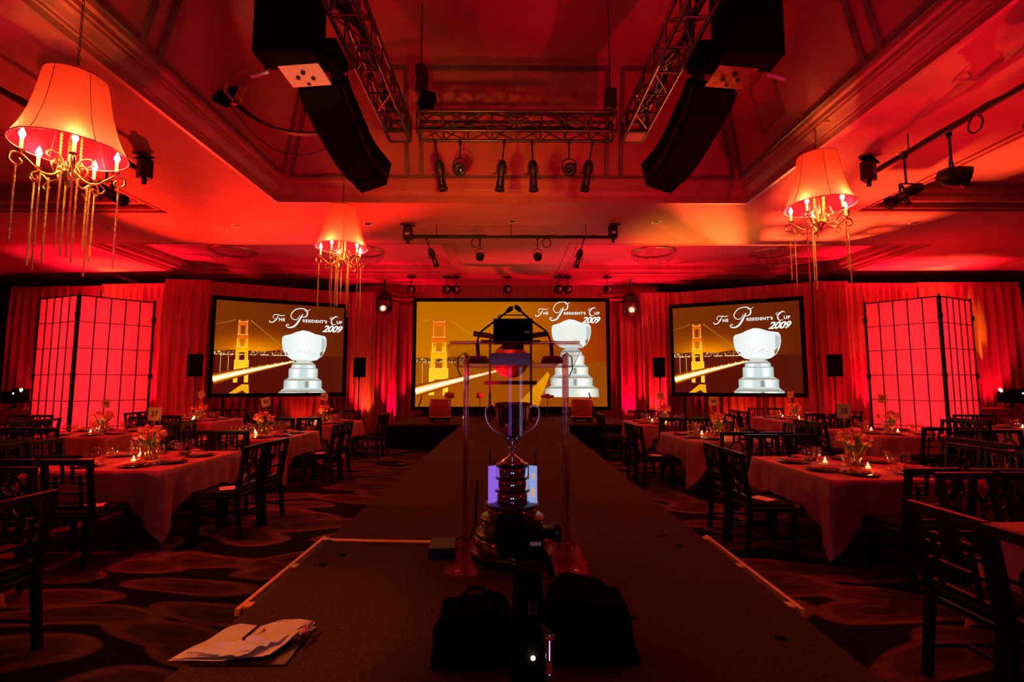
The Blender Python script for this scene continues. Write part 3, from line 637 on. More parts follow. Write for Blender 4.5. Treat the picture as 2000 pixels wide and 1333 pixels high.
# ---------------------------------------------------------------- stage and runway
SZ = EYE - 1.004
t = thing('stage', (0, 0, 0), 'low dark carpeted stage with black skirt below the middle screen', 'stage')
b = MB(); b.box((0.05, 13.9, SZ - 0.02), (6.1, 3.5, 0.04)); b.build('stage_top', 'deck_carpet', t)
b = MB()
for (a, c_, d_, e_) in ((-3.0, 12.17, -1.2, 12.17), (1.3, 12.17, 3.1, 12.17)):
    b = MB(); n = 60; vs = []; fs = []
    for i in range(n + 1):
        x = a + (d_ - a) * i / n
        for z in (0.0, SZ - 0.04): vs.append((x, 12.16 + 0.02 * sin(i * 1.7) * (1 - z), z))
    for i in range(n): fs.append((2 * i, 2 * i + 2, 2 * i + 3, 2 * i + 1))
    b.add(vs, fs); x = -3.0 if a < 0 else 3.1; b.box((x, 13.9, (SZ - 0.04) / 2), (0.02, 3.5, SZ - 0.04)); b.build('skirt', 'skirt_black', t)
RX0, RX1, RY0, RY1 = -1.165, 1.27, 1.68, 12.14
t = thing('runway', (0, 0, 0), 'long brown carpeted runway leading from the foreground to the stage', 'runway')
b = MB(); ysd = [RY0, 4.07, 6.42, 8.0, 10.1, RY1]
for y0_, y1_ in zip(ysd, ysd[1:]):
    b.box(((RX0 + RX1) / 2, (y0_ + y1_) / 2, SZ - 0.02), (RX1 - RX0, y1_ - y0_ - 0.012, 0.04))
b.build('deck', 'deck_carpet', t)
b = MB(); b.box(((RX0 + RX1) / 2, (RY0 + RY1) / 2, (SZ - 0.045) / 2), (RX1 - RX0 - 0.06, RY1 - RY0 - 0.06, SZ - 0.045)); b.build('skirt', 'skirt_black', t)
b = MB(); b.box(((RX0 + RX1) / 2, RY0 - 0.012, SZ - 0.012), (RX1 - RX0, 0.02, 0.014)); b.build('front_edge_rail', 'alu', t)
for (x, y) in ((-1.0, 2.05), (1.08, 2.0), (-0.98, 2.95), (-1.03, 2.80), (1.02, 3.3), (1.06, 3.1)):
    b = MB(); b.lathe([(0.001, 0.002), (0.024, 0.002), (0.026, 0.0)], 14, (x, y, SZ)); b.build('bolt_socket', 'black_matte', t)
b = MB(); b.bar((-1.15, 3.22, SZ + 0.004), (-0.45, 3.17, SZ + 0.004), 0.022, 0.008); b.bar((-1.12, 3.19, SZ + 0.004), (-0.46, 3.145, SZ + 0.004), 0.012, 0.008)
tag(b.build('seam_strip', 'brass'), 'thin brass coloured strip lying across the runway left of the lectern', 'strip')
def siderail(x0, y0, y1, sg, lab):
    t = thing('side_rail', (x0, (y0 + y1) / 2, SZ - 0.03), lab, 'rail'); L = y1 - y0
    b = MB(); b.box((sg * 0.035, 0, 0.0), (0.022, L, 0.03)); b.build('rail_bar', 'rail_gold', t)
    b = MB(); b.box((0.0, 0, -0.02), (0.02, L * .98, 0.05)); b.build('channel', 'black', t)
    for k in (-1, 0, 1): b = MB(); b.box((sg * 0.015, k * L * .45, 0.0), (0.05, 0.05, 0.028)); b.build('bracket', 'rail_gold', t)
siderail(RX0 - 0.03, 2.30, 3.36, -1, 'orange lit metal rail on the left edge of the runway')
siderail(RX1 + 0.03, 2.28, 3.36, 1, 'orange lit metal rail on the right edge of the runway')

# ---------------------------------------------------------------- trusses
def truss(p, q, s, label, nseg):
    """box truss: p,q = centre line ends"""
    p, q = Vector(p), Vector(q); d = (q - p); L = d.length; dn = d.normalized(); side = dn.cross(Vector((0, 0, 1))).normalized(); up = Vector((0, 0, 1)); h = s / 2
    t = thing('lighting_truss', p, label, 'truss', 'box trusses of the lighting frame')
    for a in (-1, 1):
        for c in (-1, 1):
            o = side * h * a + up * h * c; b = MB(); b.tube([o, o + d], 0.025, 8); b.build('chord', 'truss_metal', t)
    b = MB()
    for i in range(nseg + 1):
        o = d * (i / nseg)
        for (a, c, e, f) in ((-1, -1, 1, -1), (1, -1, 1, 1), (1, 1, -1, 1), (-1, 1, -1, -1)): b.tube([o + side * h * a + up * h * c, o + side * h * e + up * h * f], 0.012, 5, cap=False)
        if i < nseg:
            o2 = d * ((i + 1) / nseg); k = 1 if i % 2 else -1
            for (a, c, e, f) in ((k, -1, -k, -1), (k, 1, -k, 1), (1, -k, 1, k), (-1, -k, -1, k)):
                b.tube([o + side * h * a + up * h * c, o2 + side * h * e + up * h * f], 0.011, 5, cap=False)
    b.build('lattice', 'truss_metal', t)
    return t
TZ = EYE + 3.87; TS = 0.30
truss((-1.36, 6.98, TZ), (1.60, 6.98, TZ), TS, 'back lighting truss crossing above the six hanging lamps', 8)
truss((-1.66, 6.80, TZ), (-1.66, 1.5, TZ), TS, 'left lighting truss running towards the camera', 12)
truss((1.90, 6.80, TZ), (1.90, 1.5, TZ), TS, 'right lighting truss running towards the camera', 12)
for sx, lab in ((-1.66, 'left'), (1.90, 'right')):
    t = thing('corner_block', (sx, 6.98, TZ), 'metal corner block joining the back truss and the %s truss' % lab, 'truss corner')
    b = MB()
    for a in (-1, 1):
        for c in (-1, 1):
            b.bar((a * .15, c * .15, -.15), (a * .15, c * .15, .15), .05); b.bar((a * .15, -.15, c * .15), (a * .15, .15, c * .15), .05); b.bar((-.15, a * .15, c * .15), (.15, a * .15, c * .15), .05)
    b.build('block_frame', 'truss_metal', t)
    b = MB(); b.box((0, 0, -.165), (.34, .34, .012)); b.build('bottom_plate', 'steel', t)
for k, (z0, lab) in enumerate(((0.02, 'lying inside the back truss'), )):
    b = MB()
    for j in range(7):
        rr = random.Random(j); pts = [(-1.3 + i * .24, 6.93 + rr.uniform(-.07, .07), TZ + (.17 if j < 3 else -.06) + rr.uniform(-.035, .035)) for i in range(13)]
        b.tube(pts, 0.014, 6)
    tag(b.build('cable_run', 'black'), 'tangle of black cables %s' % lab, 'cable')
for sx, lab in ((-1.66, 'left'), (1.90, 'right')):
    b = MB()
    for j in range(6):
        rr = random.Random(j + 20); pts = [(sx + rr.uniform(-.11, .11), 2.0 + i * .42, TZ + rr.uniform(-.10, .02)) for i in range(12)]
        b.tube(pts, 0.015, 6)
    tag(b.build('cable_run', 'black'), 'black cables draped along the %s truss' % lab, 'cable')
# chain hoists with their wires
for (px, lab) in ((821, 'left'), (1192, 'right')):
    base = at(px, 215, 7.0); t = thing('chain_hoist', base, 'black chain hoist with steel wire above the %s truss corner' % lab, 'hoist')
    b = MB(); b.tube([(0, 0, 0), (0, 0, ZT - base.z)], 0.010, 6); b.build('wire', 'black', t)
    if lab == 'left':
        b = MB(); b.box((0.02, 0, 0.42), (0.16, 0.16, 0.34), (0.1, 0.1, 0)); b.lathe([(0.001, 0.72), (0.09, 0.70), (0.10, 0.60), (0.09, 0.5), (0.001, 0.46)], 14); b.build('motor', 'black', t, bevel=.01)
        b = MB(); b.box((0.10, 0, 0.14), (0.22, 0.2, 0.26), (0, .3, 0)); b.build('chain_bag', 'black_matte', t, bevel=.03)
    else:
        b = MB(); b.box((0.0, 0, 0.16), (0.17, 0.17, 0.30)); b.build('motor', 'black', t, bevel=.01)

# ---------------------------------------------------------------- stage lamps
def leko(name='profile_spotlight', hang=0.40):
    """profile spot hanging from z=0; body tilts down its own -z"""
    t = thing(name, (0, 0, 0), '', 'spotlight', 'hanging stage lights')
    b = MB(); b.tube([(0, 0, 0), (0, 0, -hang)], 0.014, 8); b.box((0, 0, -0.01), (.05, .05, .07)); b.build('hanger', 'black', t)
    b = MB(); b.bar((-.09, 0, -hang), (.09, 0, -hang), .03, .012); b.bar((-.09, 0, -hang), (-.09, 0, -hang - .14), .012, .03); b.bar((.09, 0, -hang), (.09, 0, -hang - .14), .012, .03); b.build('yoke', 'black', t)
    h0 = -hang - .14
    b = MB(); b.lathe([(.001, .23), (.055, .22), (.075, .17), (.078, .02), (.06, .0), (.055, -.10), (.068, -.12), (.068, -.24), (.085, -.25), (.085, -.29), (.07, -.29), (.065, -.26), (.001, -.25)], 18, (0, 0, h0)); b.build('body', 'black', t)
    b = MB()
    for k in range(3): b.bar((.06, 0, h0 - .02 - .03 * k), (.14, 0, h0 - .02 - .03 * k), .012)
    b.bar((-.14, 0, h0 + .0), (-.07, 0, h0), .02); b.build('shutter_handle', 'black', t)
    b = MB(); b.box((0.0, -.076, h0 - .15), (.03, .01, .12)); b.build('lens_tube_slot', 'steel', t)
    return t
def par(name='par_can', hang=0.36):
    t = thing(name, (0, 0, 0), '', 'spotlight', 'hanging stage lights')
    b = MB(); b.tube([(0, 0, 0), (0, 0, -hang + .05)], 0.013, 8); b.box((0, 0, -0.01), (.05, .05, .07)); b.build('hanger', 'black', t)
    b = MB(); pts = [(.12 * cos(a), 0, -hang - .05 + .12 * sin(a)) for a in [pi * k / 10 for k in range(11)]]; b.tube(pts, .010, 6); b.bar((-.12, 0, -hang - .05), (-.12, 0, -hang - .13), .012, .02); b.bar((.12, 0, -hang - .05), (.12, 0, -hang - .13), .012, .02); b.build('yoke', 'black', t)
    xf = Matrix.Translation((0, 0, -hang - .13)) @ Matrix.Rotation(R(112), 4, 'X')
    b = MB(); b.lathe([(.001, -.14), (.05, -.13), (.10, -.04), (.112, .02), (.112, .14), (.104, .14), (.10, .03), (.06, .0), (.001, 0)], 18, xf=xf); b.build('can', 'black', t)
    b = MB(); b.lathe([(.001, .035), (.07, .03), (.098, .02)], 18, xf=xf); b.build('lens', 'lens_dark', t)
    return t
lp = leko(); pp = par(); nl = np_ = 0
def place(kind, p, rx, ry, rz, lab, hang_scale=1.0):
    global nl, np_
    if kind == 'L': o = lp if nl == 0 else copy_tree(lp); nl += 1
    else: o = pp if np_ == 0 else copy_tree(pp); np_ += 1
    o.location = p; o.rotation_euler = (rx, ry, rz); o.scale = (hang_scale,) * 3; tag(o, lab)
    return o
KIDS[lp.name] = [k for k in bpy.data.objects if k.parent == lp]; KIDS[pp.name] = [k for k in bpy.data.objects if k.parent == pp]
def tilt(proto_parts, deg): pass
for k, (px, kd, ry, lab) in enumerate([(850, 'L', -.16, 'first hanging lamp from the left under the back truss, a tilted profile'), (899, 'P', 0, 'second hanging lamp from the left under the back truss, a round can'),
                                       (985, 'L', .10, 'profile lamp left of centre under the back truss'), (1039, 'L', -.04, 'profile lamp right of centre under the back truss'),
                                       (1111, 'P', 0, 'round can lamp right of centre under the back truss'), (1157, 'L', .16, 'last hanging lamp on the right under the back truss')]):
    p = at(px, 268, 7.13); place(kd, (p.x, 7.13, TZ - .17), R(8 if kd == 'L' else 0), ry, 0, lab, 0.90)
def pipe_bar(p, q, label, r=0.027):
    p, q = Vector(p), Vector(q); t = thing('lighting_pipe', p, label, 'pipe')
    b = MB(); b.tube([(0, 0, 0), q - p], r, 10); b.build('pipe', 'black', t)
    b = MB(); d = q - p
    for j in range(3):
        rr = random.Random(j + 5); pts = [d * (i / 14) + Vector((0, 0, .03 + rr.uniform(-.03, .02))) for i in range(15)]; b.tube(pts, .011, 5)
    for f in (.32, .68):
        c = d * f + Vector((0, 0, -.12)); b.tube([c + Vector((.09 * cos(a), 0, .10 * sin(a))) if abs(d.x) > 1 else c + Vector((0, .09 * cos(a), .10 * sin(a))) for a in [2 * pi * k / 16 for k in range(16)]], .010, 5, closed=True)
    b.build('cable', 'black', t)
    b = MB()
    for f in (.12, .5, .88): b.tube([d * f, d * f + Vector((0, 0, CZ - p.z))], .008, 5)
    b.build('drop_wire', 'black', t); return t
PZ = EYE + 3.12; pa = at(806, 459, 10.1); pb = at(1190, 456, 10.1)
pipe_bar((pa.x, 10.1, PZ), (pb.x, 10.1, PZ), 'black lighting pipe below the back ceiling with four lamps')
for k, (px, kd, ry, lab) in enumerate([(832, 'L', -.36, 'left profile lamp on the back ceiling pipe'), (938, 'P', 0, 'left round can on the back ceiling pipe'),
                                       (1050, 'P', 0, 'right round can on the back ceiling pipe'), (1141, 'L', .28, 'right profile lamp on the back ceiling pipe')]):
    p = at(px, 460, 10.1); place(kd, (p.x, 10.1, PZ - .02), R(6), ry, 0, lab, 0.78)
def barn(p, label, s=1.0, rz=0):
    t = thing('floodlight', p, label, 'spotlight', 'small square floodlights on the pipe ends', rz); t.scale = (s,) * 3
    b = MB(); b.box((0, 0, 0), (.18, .16, .28)); b.build('housing', 'black', t, bevel=.01)
    b = MB(); b.box((0, -.02, .17), (.30, .18, .01), (0.2, 0.12, 0)); b.build('barn_door', 'black_matte', t)
    b = MB(); b.box((.0, -.083, -.03), (.09, .006, .05)); b.build('sticker', 'label_tan', t)
    b = MB(); b.box((0, 0, -.18), (.05, .05, .1)); b.build('clamp', 'black', t); return t
barn((pa.x - .10, 10.1, PZ + .08), 'small square floodlight on the left end of the back ceiling pipe')
barn((pb.x + .08, 10.1, PZ + .12), 'small square floodlight on the right end of the back ceiling pipe')
# side pipes
for sg, px_, lab in ((1, 5.45, 'right'), (-1, -5.45, 'left')):
    pipe_bar((px_, 6.85, PZ + .02), (px_, 2.2, PZ + .02), 'thick black lighting pipe under the %s ceiling running towards the camera' % lab, .035)
    barn((px_ - sg * .04, 6.98, PZ + .06), 'small floodlight on the far end of the %s side pipe' % lab, 1.0, sg * .6)
    o = place('L', (px_ - sg * .02, 6.35, PZ), R(-10), 0, R(90 * sg), 'big profile lamp pointing inwards on the %s side pipe' % lab, 1.0)
    o.rotation_euler = (0, R(0), 0)
    if sg > 0: place('P', (px_ + .05, 5.75, PZ), 0, 0, R(40), 'round can lamp with yoke on the right side pipe', 1.15)
    if sg > 0: place('P', (px_ + .05, 4.75, PZ), 0, 0, R(30), 'round can lamp at the right edge of the photo on the side pipe', .9)
# tilt the bodies of the two side profiles
for o in [x for x in bpy.data.objects if x.parent is None and x.get('label', '').startswith('big profile lamp')]:
    sg = 1 if o.location.x > 0 else -1
    for k in [x for x in bpy.data.objects if x.parent == o and x.name.split('.')[0] in ('body', 'shutter_handle', 'lens_tube_slot')]:
        piv = Vector((0, 0, -.54)); k.matrix_local = Matrix.Translation(piv) @ Matrix.Rotation(R(62) * sg, 4, 'Y') @ Matrix.Translation(-piv)
# lamps over the middle screen
def globe(px, py, lab):
    p = at(px, py, 15.2); t = thing('ceiling_spot', p, lab, 'spotlight', 'small round lamps above the middle screen')
    b = MB(); b.tube([(0, 0, .1), (0, 0, CZ - p.z)], .012, 6); b.lathe([(.001, CZ - p.z), (.14, CZ - p.z), (.14, CZ - p.z - .02), (.001, CZ - p.z - .02)], 14); b.build('hanger', 'black', t)
    b = MB(); b.lathe([(.001, -.14), (.09, -.12), (.15, -.02), (.14, .08), (.07, .14), (.001, .15)], 16); b.build('housing', 'black', t)
    b = MB(); b.lathe([(.001, -.01), (.05, 0)], 12, xf=Matrix.Translation((.03, -.145, -.01)) @ Matrix.Rotation(R(90), 4, 'X')); b.build('lens', 'lens_dim', t)
for px, lab in ((803, 'above the left corner of the middle screen'), (873, 'left one of the pair above the bridge tower of the middle screen'), (891, 'right one of the pair above the bridge of the middle screen'),
                (991, 'hanging centrally above the middle screen'), (1091, 'left one of the pair above the title of the middle screen'), (1109, 'right one of the pair above the title of the middle screen'), (1187, 'above the right corner of the middle screen')):
    globe(px, 566, 'round black lamp ' + lab)
def moving_head(px, py, label):
    p = at(px, py, 15.62); t = thing('moving_head_light', p, label, 'spotlight', 'moving lights beside the middle screen'); t.scale = (1.16,) * 3
    b = MB(); b.box((0, 0, .34), (.36, .28, .13)); b.box((0, 0, .46), (.2, .2, .14)); b.tube([(0, 0, .5), (0, 0, (CZ - p.z) / 1.16)], .025, 8); b.build('base', 'black', t, bevel=.015)
    b = MB()
    for s in (-1, 1): b.box((s * .19, 0, .12), (.05, .16, .36))
    b.build('yoke', 'black', t, bevel=.01)
    b = MB(); b.lathe([(.001, -.2), (.12, -.18), (.155, -.05), (.16, .14), (.14, .16), (.13, .10), (.001, .09)], 20, xf=Matrix.Rotation(R(80), 4, 'X')); b.build('head', 'black', t)
    b = MB(); b.lathe([(.001, .12), (.06, .118), (.085, .11)], 18, xf=Matrix.Rotation(R(80), 4, 'X')); b.build('lens', 'lens_red', t)
    b = MB(); b.lathe([(.001, .135), (.045, .13)], 14, xf=Matrix.Translation((.0, 0, 0)) @ Matrix.Rotation(R(80), 4, 'X')); b.build('lamp_hot_spot', 'lens_hot', t)
moving_head(750, 605, 'moving light with red lens left of the middle screen'); moving_head(1232, 608, 'moving light with red lens right of the middle screen')
light('POINT', 'moving_head_glow', at(1232, 608, 15.2), 14, (1.0, .1, .06), .05)

# ---------------------------------------------------------------- line array speakers and big cabinets
def line_array(sg, lab):
    cx = 0.10
    t = thing('line_array', (cx + sg * 2.0, 5.3, EYE + 3.3), 'curved hanging stack of black speaker cabinets on the %s' % lab, 'speaker', 'curved speaker arrays')
    pts = [(640, 138, 5.25), (652, 190, 5.4), (668, 226, 5.55), (684, 260, 5.75), (699, 291, 5.95), (717, 319, 6.15), (738, 343, 6.35)]
    org = Vector(t.location)
    W = []
    for (px, py, Y) in pts:
        p = at(px, py, Y); x = p.x if sg < 0 else 2 * cx + .02 - p.x; W.append(Vector((x + sg * .09, p.y, p.z)) - org)
    for i, p in enumerate(W):
        d = (W[min(i + 1, len(W) - 1)] - W[max(i - 1, 0)]).normalized()
        s_ = Vector((1, 0, 0)); s_ = (s_ - d * s_.dot(d)).normalized(); f = d.cross(s_)
        rm = Matrix((s_, f, d)).transposed(); L = .35 if i < 6 else .28
        b = MB()
        if i == 0:
            for q_ in (-1, 1):
                e_ = MB(); e_.bar(p + s_ * q_ * .19 + d * -.12, p + s_ * q_ * .19 + d * .30, .09, .16); e_.build('side_bracket', 'black_matte', t)
            continue
        w, dp, hh = .50 - .014 * i, .27, L * .47
        vs = [(-w / 2, -dp, -hh), (w / 2, -dp, -hh), (w / 2, dp * .6, -hh * .75), (-w / 2, dp * .6, -hh * .75), (-w / 2, -dp, hh), (w / 2, -dp, hh), (w / 2, dp * .6, hh * .75), (-w / 2, dp * .6, hh * .75)]
        xf = Matrix.Translation(p) @ rm.to_4x4()
        b.add(vs, [(0, 3, 2, 1), (4, 5, 6, 7), (0, 1, 5, 4), (1, 2, 6, 5), (2, 3, 7, 6), (3, 0, 4, 7)], False, xf)
        c = b.build('cabinet', 'black_matte', t, bevel=.012)
        g = MB(); g.box((0, -dp * .999, 0), (w * .9, .012, hh * 1.7), None, xf); g.build('grille', 'black', c)
        [MB().box((q_ * w / 2 * 1.01, .05, 0), (.01, .10, hh * 1.2), None, xf).build('rigging_plate', 'black', c) for q_ in (-1, 1)]
    b = MB(); a = W[0] + Vector((0, 0, .18))
    b.box(a, (.50, .42, .12)); b.build('fly_frame', 'black_matte', t)
    b = MB(); b.tube([a, a + Vector((0, 0, 1.6))], .012, 6); b.build('suspension_chain', 'black', t)
line_array(-1, 'left'); line_array(1, 'right')
for sg, lab in ((-1, 'left'), (1, 'right')):
    p = at(560, 60, 4.60); x = p.x if sg < 0 else .22 - p.x
    t = thing('subwoofer', (x, 4.68, at(560, 104, 4.56).z), 'big black box hanging at the top of the photo beside the %s truss' % lab, 'speaker', 'big hanging boxes beside the trusses')
    b = MB(); b.box((0, 0, .55), (.62, .28, 1.10)); b.build('cabinet', 'black_matte', t, bevel=.01)
    b = MB(); b.box((.08 * -sg, .20, -.015), (.44, .30, .02), (R(-8), 0, sg * .12)); b.build('bottom_plate', 'cream_plate' if sg < 0 else 'gong_bronze', t)
    for k in range(4):
        b = MB(); b.tube([(-.08 * sg + .10 * cos(k * 1.6) * .8, .22 + .09 * sin(k * 1.6), -.05), (-.08 * sg + .10 * cos(k * 1.6) * .8, .22 + .09 * sin(k * 1.6), -.02)], .022, 6); b.build('thumb_screw', 'black', t)
    b = MB(); b.tube([(sg * .28, .14, -.02), (sg * .44, .10, -.10)], .022, 8); b.build('handle', 'alu', t)
    b = MB(); b.tube([(0, 0, 1.1), (0, 0, ZT - t.location.z)], .012, 6); b.build('suspension_chain', 'black', t)

# ---------------------------------------------------------------- chandeliers with fabric shades
def chandelier(loc, ztop, chain_top, label, strands, rot, hook=False):
    t = thing('shaded_chandelier', (loc[0], loc[1], ztop), label, 'chandelier', 'scrolled chandeliers with red fabric shades', rot)
    b = MB(); prof = []
    for k in range(15):
        f = k / 14; prof.append((0.235 + 0.10 * f + 0.085 * f ** 3.2, -0.70 * f))
    b.lathe(prof, 48); b.build('shade', 'shade_fabric', t)
    b = MB()
    for (r, z) in ((.236, -.004), (.421, -.70)): b.tube([(r * cos(a), r * sin(a), z) for a in [2 * pi * k / 40 for k in range(40)]], .006, 6, closed=True)
    for k in range(6):
        a = k * pi / 3 + .4; b.tube([((r + .002) * cos(a), (r + .002) * sin(a), z) for r, z in prof], .0035, 4)
    b.build('shade_seam', 'drape', t)
    b = MB()
    for k in range(3):
        a = k * pi * 2 / 3; b.tube([(0, 0, -.06), (.235 * cos(a), .235 * sin(a), -.006)], .004, 5)
    b.tube([(0, 0, 0), (0, 0, -.95)], .010, 8); b.build('centre_rod', 'gold', t)
    b = MB(); z = 0.0; n = int((chain_top - ztop) / .045)
    for k in range(n):
        pts = [(.010 * cos(a), 0, .026 * sin(a) + .03 + k * .045) for a in [2 * pi * j / 8 for j in range(8)]]
        if k % 2: pts = [(0, x, zz) for x, _, zz in pts]
        b.tube(pts, .004, 4, closed=True)
    b.build('chain', 'black', t)
    if hook:
        b = MB(); hr = Matrix.Rotation(-rot, 3, 'Z'); b.tube([(0, 0, chain_top - ztop), hr @ Vector((.12, 0, chain_top - ztop + .05)), hr @ Vector((.36, 0, chain_top - ztop + .03))], .012, 6); b.build('wall_hook', 'gold', t)
    H = -.90                       # hub height
    b = MB(); b.lathe([(.001, H + .10), (.03, H + .09), (.02, H + .05), (.06, H + .02), (.07, H - .03), (.03, H - .07), (.02, H - .10), (.028, H - .12), (.001, H - .15)], 16); b.build('hub', 'gold', t)
    for k in range(5):
        a = 2 * pi * k / 5 + .3; ca, sa = cos(a), sin(a)
        def pl_(r, z): return (r * ca, r * sa, H + z)
        b = MB()
        arm = [pl_(.05, .0), pl_(.12, -.07), pl_(.20, -.075), pl_(.27, -.02), pl_(.335, .03), pl_(.395, .015), pl_(.405, -.045), pl_(.36, -.075), pl_(.325, -.045), pl_(.345, -.015)]
        def smooth_path(P_, n=5):
            out = []; Q = [P_[0]] + P_ + [P_[-1]]
            for i in range(1, len(Q) - 2):
                for j in range(n):
                    tt = j / n; out.append(tuple(.5 * (2 * Q[i][d] + (Q[i + 1][d] - Q[i - 1][d]) * tt + (2 * Q[i - 1][d] - 5 * Q[i][d] + 4 * Q[i + 1][d] - Q[i + 2][d]) * tt * tt + (3 * Q[i][d] - Q[i - 1][d] - 3 * Q[i + 1][d] + Q[i + 2][d]) * tt ** 3) for d in range(3)))
            out.append(Q[-2]); return out
        b.tube(smooth_path(arm), .011, 6)
        b.tube(smooth_path([pl_(.10, -.06), pl_(.13, .02), pl_(.10, .07), (pl_(.06, .05)), pl_(.075, .01)]), .009, 6)
        b.tube(smooth_path([pl_(.04, .02), pl_(.07, .12), pl_(.14, .15), pl_(.17, .10), pl_(.13, .07)]), .008, 6)
        b.tube(smooth_path([pl_(.21, -.07), pl_(.26, -.12), pl_(.23, -.16), pl_(.19, -.13)]), .008, 6)
        ao = b.build('scroll_arm', 'gold', t)
        b = MB(); b.lathe([(.035, .03), (.03, .02), (.008, .018), (.008, .0)], 12, pl_(.335, .035)); b.build('drip_pan', 'gold', ao)
        b = MB(); b.lathe([(.013, .03), (.013, .13), (.001, .13)], 10, pl_(.335, .035)); b.build('candle_sleeve', 'wax', ao)
        b = MB(); b.lathe([(.001, .13), (.014, .14), (.024, .165), (.016, .195), (.001, .23)], 12, pl_(.335, .035)); b.build('bulb', 'bulb', ao)
        wx = Matrix.Translation(t.location) @ Matrix.Rotation(rot, 4, 'Z')
        light('POINT', 'chandelier_bulb', wx @ Vector(pl_(.335, .22)), 60, (1.0, .38, .02), .022)
    # bead strands
    for k in range(strands):
        if k < 5 or strands < 8:
            a = 2 * pi * k / 5 + .3 + (.12 if k >= 5 else 0); r = .36 if k < 5 else .30; L = .80 - .1 * (k % 2)
        else:
            a = 2 * pi * k / (strands - 5) + .5; r = .10 + .05 * (k % 3); L = .62 + .09 * (k % 4)
        b = MB(); prof = []; z = H - .07; m = int(L / .018)
        for j in range(m): prof += [(.004, z - j * .018), (.010, z - j * .018 - .006), (.010, z - j * .018 - .012)]
        prof.append((.001, z - m * .018)); b.lathe(prof, 6, (r * cos(a), r * sin(a), 0)); b.build('bead_strand', 'bead', t)
    for k in range(4):
        a = k * pi / 2 + .7; b = MB(); prof = []
        for j in range(12): prof += [(.003, -.52 - j * .035), (.012, -.535 - j * .035), (.012, -.545 - j * .035)]
        b.lathe(prof, 6, (.07 * cos(a), .07 * sin(a), 0)); b.build('inner_bead_strand', 'bead', t)
    for q in (-1, 1): spot('added_shade_fill', (loc[0] + (1.2 if loc[0] < 0 else -1.2), loc[1] - 1.6 * q, 1.2), (loc[0], loc[1], ztop - .20), 150, (1.0, 0.0, 0.06), 26, 1.0)  # red spots added to redden the shades from outside
chandelier((-4.02, 4.30), EYE + 2.83, EYE + 3.98, 'large shaded chandelier with many bead strands at the upper left', 12, .2)
chandelier((at(669, 440, 8.0).x, 8.0), EYE + 2.98, ZT, 'small shaded chandelier in the middle distance above the left screen', 12, .5)
chandelier((at(1600, 400, 6.25).x, 6.25), EYE + 3.06, EYE + 3.50, 'shaded chandelier on the right above the right lantern', 7, .9, True)
# crystal bowls in the ceiling coffers
cr = None
for i, (px, lab) in enumerate([(455, 'sparkling crystal bowl lamp in the coffer above the left screen'), (708, 'crystal bowl lamp in the coffer right behind the middle shaded chandelier'),
                               (1276, 'bright sparkling crystal bowl lamp in the right coffer beside the orange patch'), (1512, 'dim crystal bowl lamp in the coffer left of the right shaded chandelier')]):
    if cr is None:
        cr = thing('crystal_ceiling_lamp', (0, 0, 0), '', 'ceiling light', 'crystal bowl lamps in the coffers'); rr = random.Random(2)
        b = MB(); b.lathe([(.62, 0), (.62, -.03), (.55, -.05)], 32); b.build('rim', 'brass', cr)
        b = MB()
        for tier in range(13):
            f = tier / 12; rad = .60 * cos(f * 1.25) if tier < 9 else .20 - .02 * (tier - 9); z = -.05 - .30 * sin(f * 1.4)
            if tier >= 9: z = -.30 - .035 * (tier - 8)
            m = max(6, int(rad * 75))
            for k in range(m):
                a = 2 * pi * k / m + rr.random() * .1; s = rr.uniform(.010, .017); c = Vector((rad * cos(a), rad * sin(a), z + rr.uniform(-.008, .008)))
                b.add([c + Vector(v) * s for v in ((1, 0, 0), (0, 1, 0), (-1, 0, 0), (0, -1, 0), (0, 0, 1.3), (0, 0, -1.3))], [(0, 1, 4), (1, 2, 4), (2, 3, 4), (3, 0, 4), (1, 0, 5), (2, 1, 5), (3, 2, 5), (0, 3, 5)])
        tag(b.build('crystal_bead', 'crystal_bead', cr), kind='stuff'); o = cr
    else: o = copy_tree(cr)
    p = at(px, 478, 13.4); o.location = (p.x, 13.4, CZ + .335); tag(o, lab)

# ---------------------------------------------------------------- shoji lanterns
def lantern(c, r, l, label):
    c, r, l = Vector((*c, 0)), Vector((*r, 0)), Vector((*l, 0)); bk = r + l - c; HT = EYE + 2.03; ctr = (c + bk) / 2
    t = thing('shoji_lantern', (ctr.x, ctr.y, 0), label, 'lantern', 'tall red paper panel lanterns'); corners = [c, r, bk, l]
    for i in range(4):
        a, d = corners[i] - ctr, corners[(i + 1) % 4] - ctr; e = d - a; a2 = a + e * .015; d2 = d - e * .015; e = d2 - a2
        b = MB(); b.add([a2 + Vector((0, 0, .04)), d2 + Vector((0, 0, .04)), d2 + Vector((0, 0, HT)), a2 + Vector((0, 0, HT))], [(0, 1, 2, 3)]); pn = b.build('paper_panel', 'shoji_paper', t)
        out = ((a + d) / 2).normalized() * .012; b = MB()
        for k in range(6):
            p = a2 + e * (k / 5) + out; b.bar(p + Vector((0, 0, .0)), p + Vector((0, 0, HT)), .028 if k in (0, 5) else .016, .02)
        for k in range(7):
            z = .02 + (HT - .03) * k / 6; b.bar(a2 + out + Vector((0, 0, z)), d2 + out + Vector((0, 0, z)), .012, .018 if 0 < k < 6 else .03)
        b.build('lattice', 'wood_dark', pn)
    for i in (0, 1, 3):
        p = corners[i] - ctr; b = MB(); b.tube([p, p + Vector((0, 0, HT + .05))], .022, 6)
        for z in (.5, 1.8, 3.2): b.box(p + Vector((0, 0, z)), (.07, .07, .12))
        b.build('hinge_post', 'black', t)
    for z in (.25, 1.0, 1.8, 2.6, 3.4): light('POINT', 'lantern_tube', (ctr.x, ctr.y, z), 28, (1.0, .014, .024), .15)
